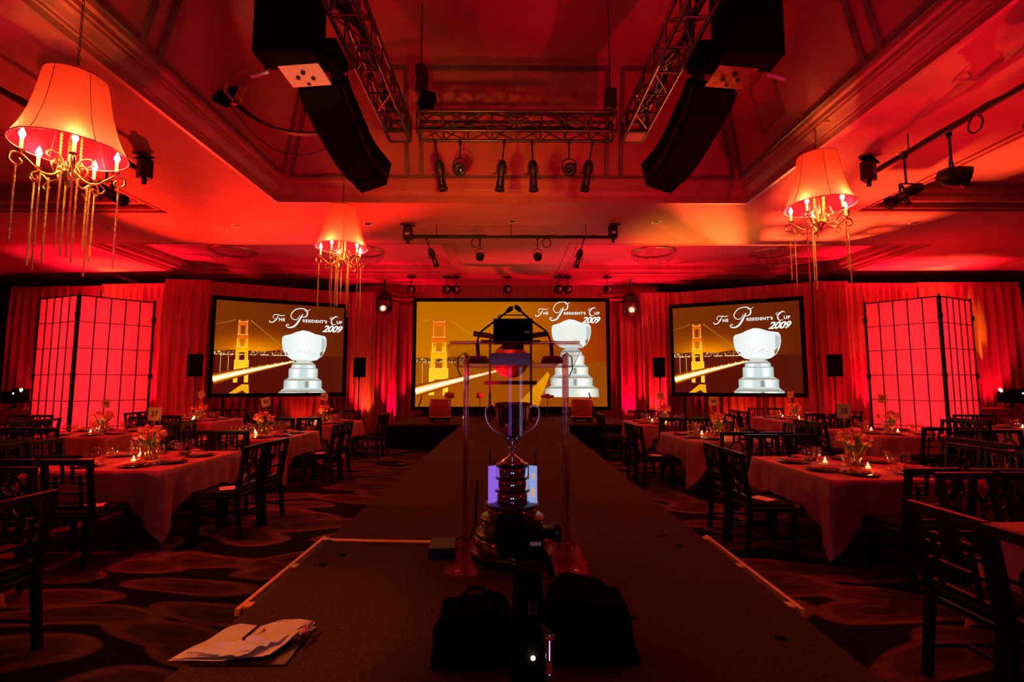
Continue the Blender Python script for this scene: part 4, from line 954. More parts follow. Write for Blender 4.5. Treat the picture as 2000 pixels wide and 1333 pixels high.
lantern((-9.82, 11.0), (-8.87, 12.07), (-11.24, 11.56), 'tall glowing red paper lantern tower on the left')
lantern((9.97, 11.0), (11.3, 11.62), (9.02, 12.07), 'tall glowing red paper lantern tower on the right')

# ---------------------------------------------------------------- speakers on stands
sp = None
for i, (px, py, Y, lab) in enumerate([(383, 714, 13.2, 'black speaker on a stand left of the left screen'), (702, 715, 14.9, 'black speaker on a stand right of the left screen'),
                                      (1288, 713, 14.9, 'black speaker on a stand left of the right screen'), (1628, 707, 13.2, 'black speaker on a stand right of the right screen')]):
    p = at(px, py, Y)
    if sp is None:
        sp = thing('speaker_on_stand', (0, 0, 0), '', 'speaker', 'speakers on tripod stands')
        zz = p.z
        b = MB(); b.prism([(-.18, -.15), (.18, -.15), (.13, .15), (-.13, .15)], zz - .30, zz + .30); b.build('cabinet', 'black_matte', sp, bevel=.015)
        b = MB(); b.box((0, -.155, zz), (.32, .01, .54)); b.build('grille', 'black_matte', sp)
        b = MB(); b.tube([(0, 0, .35), (0, 0, zz - .3)], .018, 8); b.lathe([(.03, zz - .36), (.03, zz - .30)], 10); b.build('pole', 'black', sp)
        for k in range(3):
            a = k * 2.094 + .5; b = MB(); b.tube([(0, 0, .75), (.50 * cos(a), .50 * sin(a), .01)], .013, 6); b.tube([(0, 0, .35), (.27 * cos(a), .27 * sin(a), .35)], .008, 5); b.build('leg', 'black', sp)
        o = sp
    else: o = copy_tree(sp)
    o.location = (p.x, Y, 0); o.rotation_euler = (0, 0, R(20) if px < 1000 else R(-20)); tag(o, lab)

# ---------------------------------------------------------------- stage instruments
def drum(px, lab, sgn):
    p = at(px, 820, 12.9); t = thing('barrel_drum', (p.x, 12.9, SZ), lab, 'drum', 'barrel drums on the stage')
    b = MB(); b.box((0, 0, .10), (.52, .40, .05)); b.box((-.20, 0, .04), (.06, .4, .08)); b.box((.20, 0, .04), (.06, .4, .08)); b.build('stand', 'black', t)
    b = MB(); b.lathe([(.26, .13), (.285, .22), (.29, .36), (.285, .50), (.26, .60)], 28); b.build('barrel', 'drum_red', t)
    b = MB(); b.lathe([(.001, .605), (.262, .605), (.268, .57)], 28); b.build('drum_head', 'drum_skin', t)
    b = MB()
    for z in (.14, .585): b.tube([(.272 * cos(a), .272 * sin(a), z) for a in [2 * pi * k / 24 for k in range(24)]], .012, 5, closed=True)
    b.build('rope_ring', 'brass', t)
drum(860, 'red barrel drum on the left of the stage', -1); drum(1136, 'red barrel drum on the right of the stage', 1)
for (a, c, lab) in (((809, 806), (824, 775), 'dark drum stick leaning beside the left barrel drum'), ((1168, 797), (1150, 768), 'dark drum stick leaning right of the right barrel drum'),):
    p, q = at(*a, 13.0), at(*c, 13.3); p.z = SZ; b = MB(); b.tube([p, q], .018, 8); tag(b.build('drum_stick_stand', 'black'), lab, 'stick', 'leaning drum sticks')
p = at(878, 770, 12.95); b = MB(); b.lathe([(.001, .10), (.12, .09), (.14, .0), (.10, -.06), (.001, -.07)], 18, (p.x, 12.95, SZ + .68)); tag(b.build('small_drum', 'drum_red'), 'small round drum resting on top of the left barrel drum', 'drum')
for (px, py, nm, lab) in ((937, 775, 'hand_drum', 'small red hand drum on a thin stand left of the gong'), (1069, 775, 'cymbal', 'small dark clapper on a thin stand right of the gong')):
    p = at(px, py, 12.8); t = thing('%s_on_stand' % nm, (p.x, 12.8, SZ), lab, 'percussion'); z = p.z - SZ
    b = MB(); b.tube([(0, 0, .02), (0, 0, z)], .010, 6)
    for k in range(3): b.tube([(0, 0, .25), (.22 * cos(k * 2.09), .22 * sin(k * 2.09), .01)], .008, 5)
    b.build('stand', 'black', t)
    if nm == 'hand_drum':
        b = MB(); b.lathe([(.001, -.04), (.085, -.04), (.09, .10), (.001, .10)], 18, (0, 0, z)); b.build('drum_body', 'drum_red', t)
    else:
        b = MB(); b.box((0, 0, z), (.34, .06, .07)); b.box((0, 0, z + .01), (.12, .09, .12)); b.build('clapper', 'drum_red', t)
t = thing('gong_stand', (at(997, 800, 13.0).x, 13.0, SZ), 'black gate shaped frame holding a round bronze gong on the stage', 'gong')
cx_ = t.location.x; zt = at(1000, 658, 13.0).z - SZ; zl = at(1000, 748, 13.0).z - SZ
for s in (-1, 1):
    b = MB(); b.bar((s * .55, 0, 0), (s * .55, 0, zt), .055); b.build('post', 'black', t)
b = MB(); b.bar((-.55, 0, zt), (.55, 0, zt), .09, .14); b.bar((-.55, 0, zt + .02), (-1.0, 0, zt + .08), .09, .14); b.bar((.55, 0, zt + .02), (1.0, 0, zt + .08), .09, .14); b.bar((-.80, 0, zt - .13), (.80, 0, zt - .13), .06, .08); b.build('top_beam', 'black', t)
b = MB(); b.bar((-.70, 0, zl), (.70, 0, zl), .08, .10); b.bar((-.60, -.25, .03), (-.60, .25, .03), .06); b.bar((.60, -.25, .03), (.60, .25, .03), .06); b.build('lower_beam', 'black', t)
b = MB(); b.lathe([(.001, .05), (.10, .05), (.14, .03), (.42, .03), (.47, .0), (.46, -.05)], 40, xf=Matrix.Translation((0, -.04, (zt + zl) / 2 - .03)) @ Matrix.Rotation(R(90), 4, 'X')); b.build('gong', 'gong_bronze', t)

# ---------------------------------------------------------------- acrylic lectern
LX, LYc = 0.045, 2.86
t = thing('acrylic_lectern', (LX, LYc, SZ), 'clear acrylic lectern standing on the runway', 'lectern')
def rrect(w, d, r, n=6, fy0=0):
    out = []
    for (sx, sy, a0) in ((1, -1, -pi / 2), (1, 1, 0), (-1, 1, pi / 2), (-1, -1, pi)):
        for k in range(n + 1):
            a = a0 + (pi / 2) * k / n; out.append((sx * (w / 2 - r) + r * cos(a), sy * (d / 2 - r) + r * sin(a)))
    return out
def slab(poly, z0, z1, name, parent, xf=None):
    n = len(poly); b = MB(); vs = [(x, y, z0) for x, y in poly] + [(x, y, z1) for x, y in poly]
    b.cur = 0; b.add(vs, [tuple(range(n))[::-1], tuple(range(n, 2 * n))], False, xf)
    b.cur = 1; b.add(vs, [(i, (i + 1) % n, n + (i + 1) % n, n + i) for i in range(n)], False, xf)
    return b.build(name, ['acrylic', 'acrylic_edge'], parent)
slab(rrect(.77, .56, .06), .004, .022, 'base_plate', t)
HC = at(1000, 690, 2.85).z - SZ
b = MB(); poly = []
for k in range(25):                      # U shaped column wall, bowed towards the camera
    a = pi + pi * k / 24; poly.append((.305 * cos(a), -.03 + .17 * sin(a)))
out_ = [(x * 1.0, y) for x, y in [(-.305, .22)] + poly + [(.305, .22)]]
inn = [(x * .965, y + (.010 if abs(x) < .3 else 0)) for x, y in out_]
n = len(out_); b = MB(); b.cur = 0
vs = [(x, y, .022) for x, y in out_] + [(x, y, HC) for x, y in out_] + [(x, y, .022) for x, y in inn] + [(x, y, HC) for x, y in inn]
fs = [(i, i + 1, n + i + 1, n + i) for i in range(n - 1)] + [(2 * n + i + 1, 2 * n + i, 3 * n + i, 3 * n + i + 1) for i in range(n - 1)]
b.add(vs, fs, True); b.cur = 1
b.add(vs, [(n + i, n + i + 1, 3 * n + i + 1, 3 * n + i) for i in range(n - 1)] + [(0, n, 3 * n, 2 * n), (n - 1, 3 * n - 1, 4 * n - 1, 2 * n - 1)])
b.build('column_wall', ['acrylic', 'acrylic_edge'], t)
for s in (-1, 1):
    b = MB(); b.tube([(s * .295, .02, .022), (s * .295, .02, HC - .01)], .018, 14); b.build('corner_tube', 'acrylic_tube', t)
pn, pf = at(1003, 673, 2.60), at(1003, 717, 3.02)
tz = (pn.z - SZ, pf.z - SZ)
xf = Matrix.Translation((-.01, (2.60 + 3.02) / 2 - LYc, (tz[0] + tz[1]) / 2)) @ Matrix.Rotation(atan2(tz[1] - tz[0], .42), 4, 'X')
slab(rrect(.74, .44, .05), -.006, .006, 'reading_shelf', t, xf)
b = MB(); b.tube([tuple(xf @ Vector((x, y, .012))) for x, y in [(-.35, -.215), (.35, -.215)]], .008, 8); b.build('front_lip', 'acrylic_edge', t)
b = MB()
for s in (-1, 1): b.lathe([(.001, .004), (.012, .003), (.014, 0)], 12, (s * .31, -.22, .022)); b.lathe([(.001, .004), (.012, .003), (.014, 0)], 12, (s * .31, .22, .022))
b.build('screw_cap', 'steel', t)
# gooseneck microphones
for s, lab, ctrl in ((-1, 'left gooseneck microphone on the acrylic lectern', [(934, 695), (932, 668), (937, 650), (955, 636), (975, 622), (993, 607)]),
                     (1, 'right gooseneck microphone on the acrylic lectern', [(1078, 695), (1076, 668), (1068, 648), (1048, 634), (1030, 620), (1014, 605)])):
    Ym = 2.80; P_ = [at(x, y, Ym) for x, y in ctrl]; o = P_[0].copy(); t = thing('gooseneck_microphone', o, lab, 'microphone', 'two gooseneck microphones')
    b = MB(); q = [p - o for p in P_]; pts = []
    for i in range(len(q) - 1):
        for k in range(5): pts.append(q[i].lerp(q[i + 1], k / 5))
    pts.append(q[-1])
    for _ in range(2): pts = [pts[0]] + [(pts[i - 1] + pts[i] * 2 + pts[i + 1]) / 4 for i in range(1, len(pts) - 1)] + [pts[-1]]
    b.tube(pts, .0055, 8); b.tube([q[0], q[0].lerp(q[1], .9)], .011, 8); b.build('gooseneck', 'black', t)
    d = (pts[-1] - pts[-3]).normalized(); rot = d.to_track_quat('Z', 'Y').to_matrix().to_4x4()
    b = MB(); b.lathe([(.001, -.018), (.010, -.012), (.014, .005), (.013, .022), (.008, .032), (.001, .035)], 14, xf=Matrix.Translation(pts[-1]) @ rot); b.build('foam_windscreen', 'black_matte', t)
    b = MB(); b.lathe([(.001, .0), (.05, -.004), (.062, -.020), (.064, -.045), (.001, -.046)], 20); b.build('dome_base', 'drum_red', t)
    b = MB(); b.tube([(s * .055, 0, -.02), (s * .085, 0, .015), (s * .115, .0, -.01), (s * .118, 0, -.08), (s * .100, .01, -.12)], .0035, 6); b.build('cable', 'black', t)
# small black monitor on the lectern
o = at(1002, 648, 2.72); t = thing('lectern_monitor', o, 'small black flat monitor with a thin bar handle standing on the lectern shelf', 'monitor')
b = MB(); b.box((0, 0, 0), (.222, .03, .145)); b.build('case', 'black_matte', t, bevel=.004)
b = MB(); b.tube([(-.085, 0, .07), (-.083, 0, .088), (-.070, 0, .094), (.070, 0, .094), (.083, 0, .088), (.085, 0, .07)], .0035, 6); b.build('bar_handle', 'black', t)
b = MB(); b.box((.08, -.017, -.005), (.03, .003, .010)); b.build('sticker', 'label_tan', t)
b = MB(); b.box((0, 0.01, -.085), (.12, .05, .03)); b.build('foot', 'black_matte', t)
b = MB(); b.box((0, 0, 0), (.235, .002, .075), (R(24), 0, 0)); o2 = b.build('sheet_of_paper', 'paper_white', None); o2.location = at(996, 702, 2.86); tag(o2, 'sheet of paper lying on the lectern seen through the acrylic', 'paper')

# ---------------------------------------------------------------- trophy
t = thing('trophy_cup', (LX - .022, 2.92, SZ + .022), 'tall silver two handled trophy cup on a stepped plinth inside the lectern', 'trophy')
k = 1 / 1185
levels = [(.240, .0, .030, 'ring'), (.222, .030, .108, 'band'), (.215, .108, .130, 'ring'), (.182, .130, .192, 'band'), (.188, .192, .212, 'ring'), (.145, .212, .268, 'band'), (.160, .268, .288, 'ring'),
          (.104, .288, .352, 'band'), (.106, .352, .362, 'ring'), (.098, .362, .425, 'band'), (.101, .425, .435, 'ring'), (.094, .435, .492, 'band'), (.098, .492, .512, 'ring')]
for (r, z0, z1, kd) in levels:
    b = MB()
    if kd == 'band': b.lathe([(r - .004, z0), (r, z0 + .004), (r, z1 - .004), (r - .004, z1)], 48); b.build('engraved_band', 'silver', t)
    else:
        h_ = z1 - z0; b.lathe([(r - .05, z0), (r - .006, z0), (r, z0 + h_ * .3), (r, z0 + h_ * .7), (r - .006, z1), (.001, z1)], 48); b.build('plinth_ring', 'wood_dark', t)
b = MB(); b.lathe([(.072, .512), (.073, .520), (.060, .532), (.038, .545), (.020, .560), (.014, .578), (.013, .590), (.022, .598), (.022, .606), (.013, .612), (.016, .622), (.035, .640),
                   (.060, .668), (.080, .70), (.094, .745), (.100, .79), (.103, .84), (.108, .868), (.110, .870), (.104, .868), (.098, .83), (.092, .75), (.075, .70), (.04, .655), (.001, .64)], 56); b.build('cup_bowl', 'silver', t)
for s in (-1, 1):
    b = MB(); pts = []
    for (x, z) in ((.098, .835), (.125, .852), (.150, .845), (.163, .815), (.158, .77), (.135, .725), (.100, .695), (.070, .680)): pts.append((s * x, 0, z))
    pp_ = []
    for i in range(len(pts) - 1):
        for j in range(4): pp_.append(Vector(pts[i]).lerp(Vector(pts[i + 1]), j / 4))
    pp_.append(Vector(pts[-1]))
    for _ in range(2): pp_ = [pp_[0]] + [(pp_[i - 1] + pp_[i] * 2 + pp_[i + 1]) / 4 for i in range(1, len(pp_) - 1)] + [pp_[-1]]
    b.tube(pp_, .0065, 10); b.build('handle', 'silver', t)
# glowing panels behind the upper bands, added in place of screen reflections
t = thing('reflection_panels', (LX - .02, 2.93, SZ), 'pair of glowing panels added as violet and blue screen reflections flanking the trophy plinth', 'reflection_panel')
for s, m_, nm in ((-1, 'reflection_violet', 'left_reflection'), (1, 'reflection_blue', 'right_reflection')):
    b = MB(); b.box((s * .120, -.03, .415), (.052, .004, .215), (0, 0, s * -.55)); o = b.build('reflection_pane', m_, t); tag(o, 'violet screen reflection as a glowing panel' if s < 0 else 'pale blue screen reflection as a glowing panel with yellow blocks')
    b = MB(); b.box((s * .134, -.02, .31), (.008, .008, .6)); b.build('added_panel_rod', 'black', t)
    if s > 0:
        b = MB(); b.box((.118, -.034, .46), (.014, .003, .03), (0, 0, -.55)); b.box((.118, -.034, .37), (.016, .003, .05), (0, 0, -.55)); b.build('reflected_block', 'reflection_gold', o)

# ---------------------------------------------------------------- things lying on the runway
t = thing('power_adapter', (at(866, 1062, 3.0).x, 2.98, SZ), 'black power box with cable left of the lectern base', 'power box')
b = MB(); b.box((0, 0, .030), (.15, .20, .060), (0, 0, .06)); b.build('case', 'black', t, bevel=.008)
b = MB(); b.tube([(.07, .09, .05), (.10, .12, .06), (.14, .12, .03), (.18, .15, .10), (.195, .12, .40)], .008, 6); b.build('cable', 'black', t)
t = thing('clipboard_papers', (at(490, 1245, 1.95).x, 1.93, SZ), 'pile of crumpled papers on a clipboard at the front left of the runway', 'papers')
rz = R(8); RMz = Matrix.Rotation(rz, 4, 'Z')
b = MB(); b.box((0.02, .0, .006), (.34, .22, .005)); b.build('clipboard', 'wood_dark', t)
def sheet(pts, h, m_, nm, seed, wr=.008):
    rr = random.Random(seed); n = 10; vs = []; fs = []
    A, B, Cc, D = [Vector((*p, 0)) for p in pts]; ph = [rr.uniform(0, 6) for _ in range(4)]
    for j in range(n + 1):
        for i in range(n + 1):
            u, v = i / n, j / n; q = A.lerp(B, u).lerp(D.lerp(Cc, u), v)
            z = h + wr * (sin(u * 7 + v * 3 + ph[0]) + .6 * sin(v * 11 - u * 4 + ph[1]) + 1.2) * (.6 + .8 * v)
            vs.append((q.x, q.y, z))
    for j in range(n):
        for i in range(n): fs.append((j * (n + 1) + i, j * (n + 1) + i + 1, (j + 1) * (n + 1) + i + 1, (j + 1) * (n + 1) + i))
    b = MB(); b.add(vs, fs, True); return b.build(nm, m_, t)
sheet([(-.235, -.10), (.10, -.085), (.20, .155), (-.08, .15)], .010, 'paper', 'sheet', 1)
sheet([(-.225, -.095), (.12, -.08), (.195, .15), (-.10, .14)], .018, 'paper', 'sheet', 2, .007)
sheet([(-.05, -.03), (.12, -.02), (.17, .135), (.0, .08)], .034, 'paper', 'sheet', 3, .004)
sheet([(-.16, -.095), (.05, -.09), (.10, -.02), (-.04, .0)], .036, 'paper_white', 'sheet', 4, .008)
sheet([(-.045, -.115), (.03, -.12), (.09, -.05), (-.03, -.05)], .040, 'paper_white', 'sheet', 5, .004)
b = MB()
for kx in range(5): b.box((-.17 + .05 * 0 + kx * .012, -.085 + kx * .0, .036), (.008, .003, .001))
for kx in range(9): b.box((-.02 + kx * .014, .098 + .002 * kx, .052), (.009, .004, .001), (0, 0, .3))
b.build('printed_lines', 'ink', t)
b = MB(); b.tube([(.0, -.035, .058), (.012, .07, .062)], .006, 8); b.build('pen', 'wood_dark', t)
b = MB(); b.box((.178, .05, .030), (.014, .07, .006)); b.tube([(.19, .0, .05), (.20, .10, .055)], .008, 6); b.tube([(.175, .0, .04), (.21, .03, .05), (.20, .05, .06), (.18, .08, .05)], .005, 6); b.build('metal_clip', 'silver', t)
# black bags
def bag(cx, cy, w_, d_, h_, lab, seed, handle, lean=0):
    t = thing('equipment_bag', (cx, cy, SZ), lab, 'bag'); rr = random.Random(seed); n = 10; b = MB(); vs = []; fs = []; ph = [rr.uniform(0, 6) for _ in range(6)]
    rows = [(0, 1.06), (.03, 1.10), (.3, 1.02), (.6, .98), (.85, .94), (.97, .88), (1.0, .78)]
    N = 40
    for (f, sc) in rows:
        for k in range(N):
            a = 2 * pi * k / N; ca, sa = cos(a), sin(a); e = .35
            x = w_ / 2 * sc * (abs(ca) ** e) * (1 if ca > 0 else -1); y = d_ / 2 * sc * (abs(sa) ** e) * (1 if sa > 0 else -1)
            wv = 1 + .035 * sin(3 * a + ph[0] + f * 4) + .025 * sin(7 * a + ph[1] - f * 3)
            vs.append((x * wv, y * wv, h_ * f + (.018 * sin(2 * a + ph[2]) + .012 * sin(5 * a + ph[3]) + lean * x) * f))
    for j in range(len(rows) - 1):
        for k in range(N): fs.append((j * N + k, j * N + (k + 1) % N, (j + 1) * N + (k + 1) % N, (j + 1) * N + k))
    vs.append((0, 0, h_ * 1.01)); L_ = len(vs) - 1; o_ = (len(rows) - 1) * N
    for k in range(N): fs.append((o_ + k, o_ + (k + 1) % N, L_))
    b.add(vs, fs, True); b.build('bag_body', 'bag_fabric', t)
    b = MB(); b.tube([(w_ * .49 * x, -d_ * .51, h_ * z) for x, z in ((-.98, .80), (-.4, .84), (.4, .82), (.98, .80))], .006, 6); b.build('zip', 'bag_fabric', t)
    if handle:
        b = MB(); b.tube([(-.055, 0, h_ * .95), (-.05, 0, h_ + .035), (-.025, 0, h_ + .068), (.01, 0, h_ + .075), (.05, 0, h_ + .05), (.085, 0, h_ + .005), (.10, 0, h_ * .95)], .0085, 8); b.build('carry_handle', 'bag_fabric', t)
bag(at(930, 1230, 1.93).x, 1.90, .30, .20, .165, 'left black bag with a carry handle on the front of the runway', 1, True)
bag(at(1146, 1230, 1.96).x, 1.94, .32, .24, .205, 'right lumpy black bag on the front of the runway', 5, False, -.12)

# ---------------------------------------------------------------- tripod with fluid head in the foreground
t = thing('camera_tripod', (0.055, 1.22, 0), 'black camera tripod with fluid head standing before the runway end', 'tripod'); Yt = 1.22; ox = Vector((0.055, Yt, 0))
def tp(px, py, Y=Yt): return at(px, py, Y) - ox
za = tp(1030, 1110).z
b = MB(); b.tube([tp(1030, 1110), tp(1032, 1200), tp(1032, 1333), Vector((0, 0, .55))], [.034, .040, .044, .05], 16); b.build('centre_column', 'black_matte', t)
for k_ in range(3):
    a = -pi / 2 + k_ * 2.094 + .1; b = MB(); b.tube([(.05 * cos(a), .05 * sin(a), .80), (.26 * cos(a), .26 * sin(a), .40), (.42 * cos(a), .36 * sin(a), .01)], [.022, .018, .016], 8); b.build('leg', 'black_matte', t)
c_ = tp(1005, 1050)
b = MB(); b.lathe([(.001, -.055), (.030, -.052), (.046, -.035), (.050, 0), (.046, .035), (.030, .052), (.001, .055)], 20, xf=Matrix.Translation(tp(997, 1043)) @ Matrix.Rotation(R(90), 4, 'Y') @ Matrix.Diagonal((1.05, 1, .75, 1))); b.build('tilt_drum', 'black_matte', t)
b = MB(); b.box(tp(1032, 1056), (.070, .08, .075)); b.build('head_body', 'black_matte', t, bevel=.008)
b = MB(); q1 = tp(1062, 1040); b.lathe([(.001, 0), (.016, .0), (.016, .02), (.022, .022), (.022, .042), (.001, .044)], 16, xf=Matrix.Translation(q1) @ Matrix.Rotation(R(90), 4, 'Y')); b.build('pan_knob', 'black', t)
b = MB(); b.box(tp(1044, 1050) + Vector((0, -.048, 0)), (.026, .004, .008)); b.build('head_label', 'label_tan', t)
b = MB(); b.tube([tp(1060, 1080), tp(1073, 1105), tp(1078, 1122), tp(1068, 1124)], .010, 6); b.build('strap', 'black_matte', t)
b = MB(); b.box(tp(1038, 1170) + Vector((0, -.046, 0)), (.017, .006, .034)); b.build('scale_window', 'lens_dark', t)
b = MB(); b.box(tp(1038, 1170) + Vector((-.008, -.050, 0)), (.0015, .002, .03)); b.box(tp(1038, 1170) + Vector((.008, -.050, 0)), (.0015, .002, .03)); b.build('scale_rim', 'drum_red', t)
b = MB(); b.lathe([(.001, .003), (.004, .002), (.0055, -.001)], 12, xf=Matrix.Translation(tp(1039, 1263) + Vector((0, -.052, 0))) @ Matrix.Rotation(R(90), 4, 'X')); b.build('indicator_lamp', 'led_white', t)
p0 = tp(1073, 1241, 1.10); p1 = tp(1073, 1328, 1.06)
xf = Matrix.Translation(p1) @ (p0 - p1).to_track_quat('Z', 'Y').to_matrix().to_4x4(); Lh = (p0 - p1).length
b = MB(); b.lathe([(.001, 0), (.008, .0), (.0085, Lh * .18), (.0065, Lh * .22), (.0065, Lh * .42), (.0078, Lh * .46), (.0072, Lh * .80), (.0090, Lh * .84), (.0090, Lh * .93), (.006, Lh * .95), (.011, Lh * .97), (.011, Lh), (.001, Lh)], 18, xf=xf); b.build('chrome_pan_handle', 'silver', t)
b = MB(); b.tube([p0, tp(1045, 1215, 1.2)], .006, 8); b.build('handle_clamp', 'black', t)

# ---------------------------------------------------------------- rear of the room, behind the camera: two lit monitors and a service shelf light
for (x, m_, lab) in ((-.62, 'rear_screen_b', 'violet lit monitor standing behind the camera on the left'), (.62, 'rear_screen', 'pale blue lit monitor standing behind the camera on the right')):
    t = thing('rear_monitor', (x, -2.2, 0), lab, 'monitor')
    b = MB(); b.box((0, -.03, 1.35), (.62, .05, 1.16)); b.build('case', 'black', t)
    b = MB(); b.box((0, 0, 1.35), (.34, .01, 1.06)); b.build('lit_panel', m_, t)
    b = MB(); b.tube([(0, -.04, 0), (0, -.04, .8)], .03, 8); b.lathe([(.001, .03), (.3, .02), (.3, 0)], 20, (0, -.04, 0)); b.build('stand', 'black', t)

# ---------------------------------------------------------------- dining furniture prototypes
HID = Vector((0, 0, 0))
def make_chair(kind):
    t = thing('dining_chair', (0, 0, 0), '', 'chair')          # faces +y, back at -y
    b = MB(); b.box((0, 0.01, .425), (.44, .44, .04)); b.build('seat_frame', 'chair_wood', t, bevel=.005)
    b = MB(); b.box((0, .015, .457), (.41, .40, .035)); b.build('seat', 'seat_pad', t, bevel=.014)
    for sx in (-1, 1):
        b = MB(); b.bar((sx * .20, .21, 0), (sx * .20, .21, .41), .038); b.build('leg', 'chair_wood', t)
        b = MB(); b.bar((sx * .20, -.25, 0), (sx * .20, -.20, .45), .040); b.build('leg', 'chair_wood', t)
    def bp(x, z): return Vector((x, -.20 - (z - .45) * .14, z))
    b = MB()
    for sx in (-1, 1): b.bar(bp(sx * .20, .44), bp(sx * .20, .93), .040)
    b.bar(bp(-.225, .925), bp(.225, .925), .040, .050); b.bar(bp(-.20, .52), bp(.20, .52), .028, .034); b.build('back_frame', 'chair_wood', t)
    b = MB(); up_ = (0, 1, 0)
    def r_(x0, z0, x1, z1, w=.020): b.bar(bp(x0, z0), bp(x1, z1), w, .020, up=up_)
    if kind == 0:
        r_(-.045, .90, -.045, .74); r_(.045, .90, .045, .74); r_(-.19, .74, -.035, .74); r_(.035, .74, .19, .74)
        r_(-.115, .83, .0, .83) if False else None
        r_(-.11, .80, -.11, .53); r_(.11, .80, .11, .53); r_(-.12, .80, -.055, .80, .016); r_(.055, .80, .12, .80, .016); r_(-.19, .65, .19, .65)
    else:
        pts = [bp(.095 * cos(a), .715 + .095 * sin(a)) for a in [2 * pi * k / 20 for k in range(20)]]
        for i in range(20): b.bar(pts[i], pts[(i + 1) % 20], .022, .020, up=up_)
        r_(-.04, .90, -.04, .80); r_(.04, .90, .04, .80); r_(-.19, .715, -.09, .715); r_(.09, .715, .19, .715); r_(-.18, .54, -.07, .65); r_(.18, .54, .07, .65); r_(0, .62, 0, .53)
    b.build('back_lattice', 'chair_wood', t)
    b = MB(); b.bar((-.20, -.02, .16), (.20, -.02, .16), .02); b.bar((-.20, -.23, .16), (-.20, .20, .16), .022); b.bar((.20, -.23, .16), (.20, .20, .16), .022); b.build('stretcher', 'chair_wood', t)
    KIDS[t.name] = [k for k in bpy.data.objects if k.parent == t]; return t
CH = [make_chair(0), make_chair(1)]; CHN = [0, 0]
def chair(x, y, rz, kind, label, group):
    o = CH[kind] if CHN[kind] == 0 else copy_tree(CH[kind]); CHN[kind] += 1
    o.location = (x, y, 0); o.rotation_euler = (0, 0, rz); tag(o, label, 'chair', group); return o
def proto(name, cat, fn):
    t = thing(name, (0, 0, 0), '', cat); fn(t); KIDS[t.name] = [k for k in bpy.data.objects if k.parent == t]
    for k in KIDS[t.name]: KIDS[k.name] = [q for q in bpy.data.objects if q.parent == k]
    return [t, 0]
def put(pr, loc, rz, label, group):
    o = pr[0] if pr[1] == 0 else copy_tree(pr[0]); pr[1] += 1
    o.location = loc; o.rotation_euler = (0, 0, rz); tag(o, label, None, group); return o
def f_table(t):
    b = MB(); b.box((0, 0, .73), (1.38, 1.38, .03)); b.build('table_top', 'wood_dark', t)
    for a in (-1, 1):
        for c in (-1, 1): b = MB(); b.bar((a * .55, c * .55, 0), (a * .55, c * .55, .72), .04); b.build('leg', 'black', t)
PT = proto('banquet_table', 'table', f_table)
def f_plate(t):
    b = MB(); b.lathe([(.001, .002), (.09, .002), (.15, .014), (.155, .016), (.15, .019), (.09, .007), (.001, .007)], 28); b.build('charger', 'plate_glaze', t)
    b = MB(); b.lathe([(.001, .010), (.07, .010), (.105, .022), (.108, .024), (.10, .024), (.07, .014), (.001, .014)], 24); b.build('dinner_plate', 'plate_white', t)
PPl = proto('place_plate', 'plate', f_plate)
def f_glass(t):
    b = MB(); b.lathe([(.001, .002), (.034, .002), (.030, .006), (.006, .012), (.004, .03), (.004, .075), (.012, .085), (.030, .10), (.038, .125), (.037, .155), (.030, .185), (.029, .185), (.035, .155), (.036, .125), (.028, .103), (.001, .09)], 18); b.build('goblet', 'glass', t)
PG = proto('wine_glass', 'glass', f_glass)
def f_water(t):
    b = MB(); b.lathe([(.001, .002), (.034, .002), (.030, .007), (.008, .014), (.007, .04), (.022, .055), (.036, .085), (.040, .12), (.038, .16), (.036, .16), (.038, .12), (.034, .087), (.001, .06)], 18); b.build('goblet', 'glass', t)
    b = MB(); b.lathe([(.001, .064), (.030, .084), (.0355, .115), (.001, .116)], 16); b.build('water', 'glass', t)
PW = proto('water_goblet', 'glass', f_water)
nap = MB(); nap.box((0, 0, .006), (.10, .21, .012)); nap.box((0, .01, .016), (.085, .16, .008), (0, 0, .15)); nap.add([(-.05, .08, .012), (.05, .08, .012), (.0, .12, .035), (-.05, -.10, .012), (.05, -.10, .012)], [(0, 1, 2), (3, 0, 2), (1, 4, 2)])
nap_o = nap.build('napkin', 'napkin'); tag(nap_o, '', 'napkin'); PN = [nap_o, 0]; KIDS[nap_o.name] = []
fk = MB(); fk.box((0, -.02, .003), (.012, .13, .003)); fk.box((0, .055, .003), (.024, .03, .003))
for k_ in (-1, 0, 1): fk.box((k_ * .008, .085, .003), (.004, .035, .003))
fk_o = fk.build('fork', 'steel'); tag(fk_o, '', 'fork'); PF = [fk_o, 0]; KIDS[fk_o.name] = []
kf = MB(); kf.box((0, -.05, .003), (.013, .09, .005)); kf.add([(-.008, -.005, .002), (.008, -.005, .002), (.008, .09, .002), (-.004, .11, .002), (-.008, -.005, .005), (.008, -.005, .005), (.008, .09, .004), (-.004, .11, .004)], [(0, 3, 2, 1), (4, 5, 6, 7), (0, 1, 5, 4), (1, 2, 6, 5), (2, 3, 7, 6), (3, 0, 4, 7)])
kf_o = kf.build('knife', 'steel'); tag(kf_o, '', 'knife'); PK = [kf_o, 0]; KIDS[kf_o.name] = []
def f_candle(t):
    b = MB(); b.lathe([(.001, .002), (.028, .002), (.034, .03), (.036, .06), (.034, .06), (.031, .03), (.001, .008)], 16); b.build('glass_cup', 'glass', t)
    b = MB(); b.lathe([(.001, .010), (.024, .010), (.024, .030), (.001, .031)], 14); b.build('wax', 'wax', t)
    b = MB(); b.lathe([(.001, .032), (.006, .040), (.007, .048), (.003, .062), (.001, .070)], 10); b.build('flame', 'flame', t)
PC = proto('votive_candle', 'candle', f_candle)
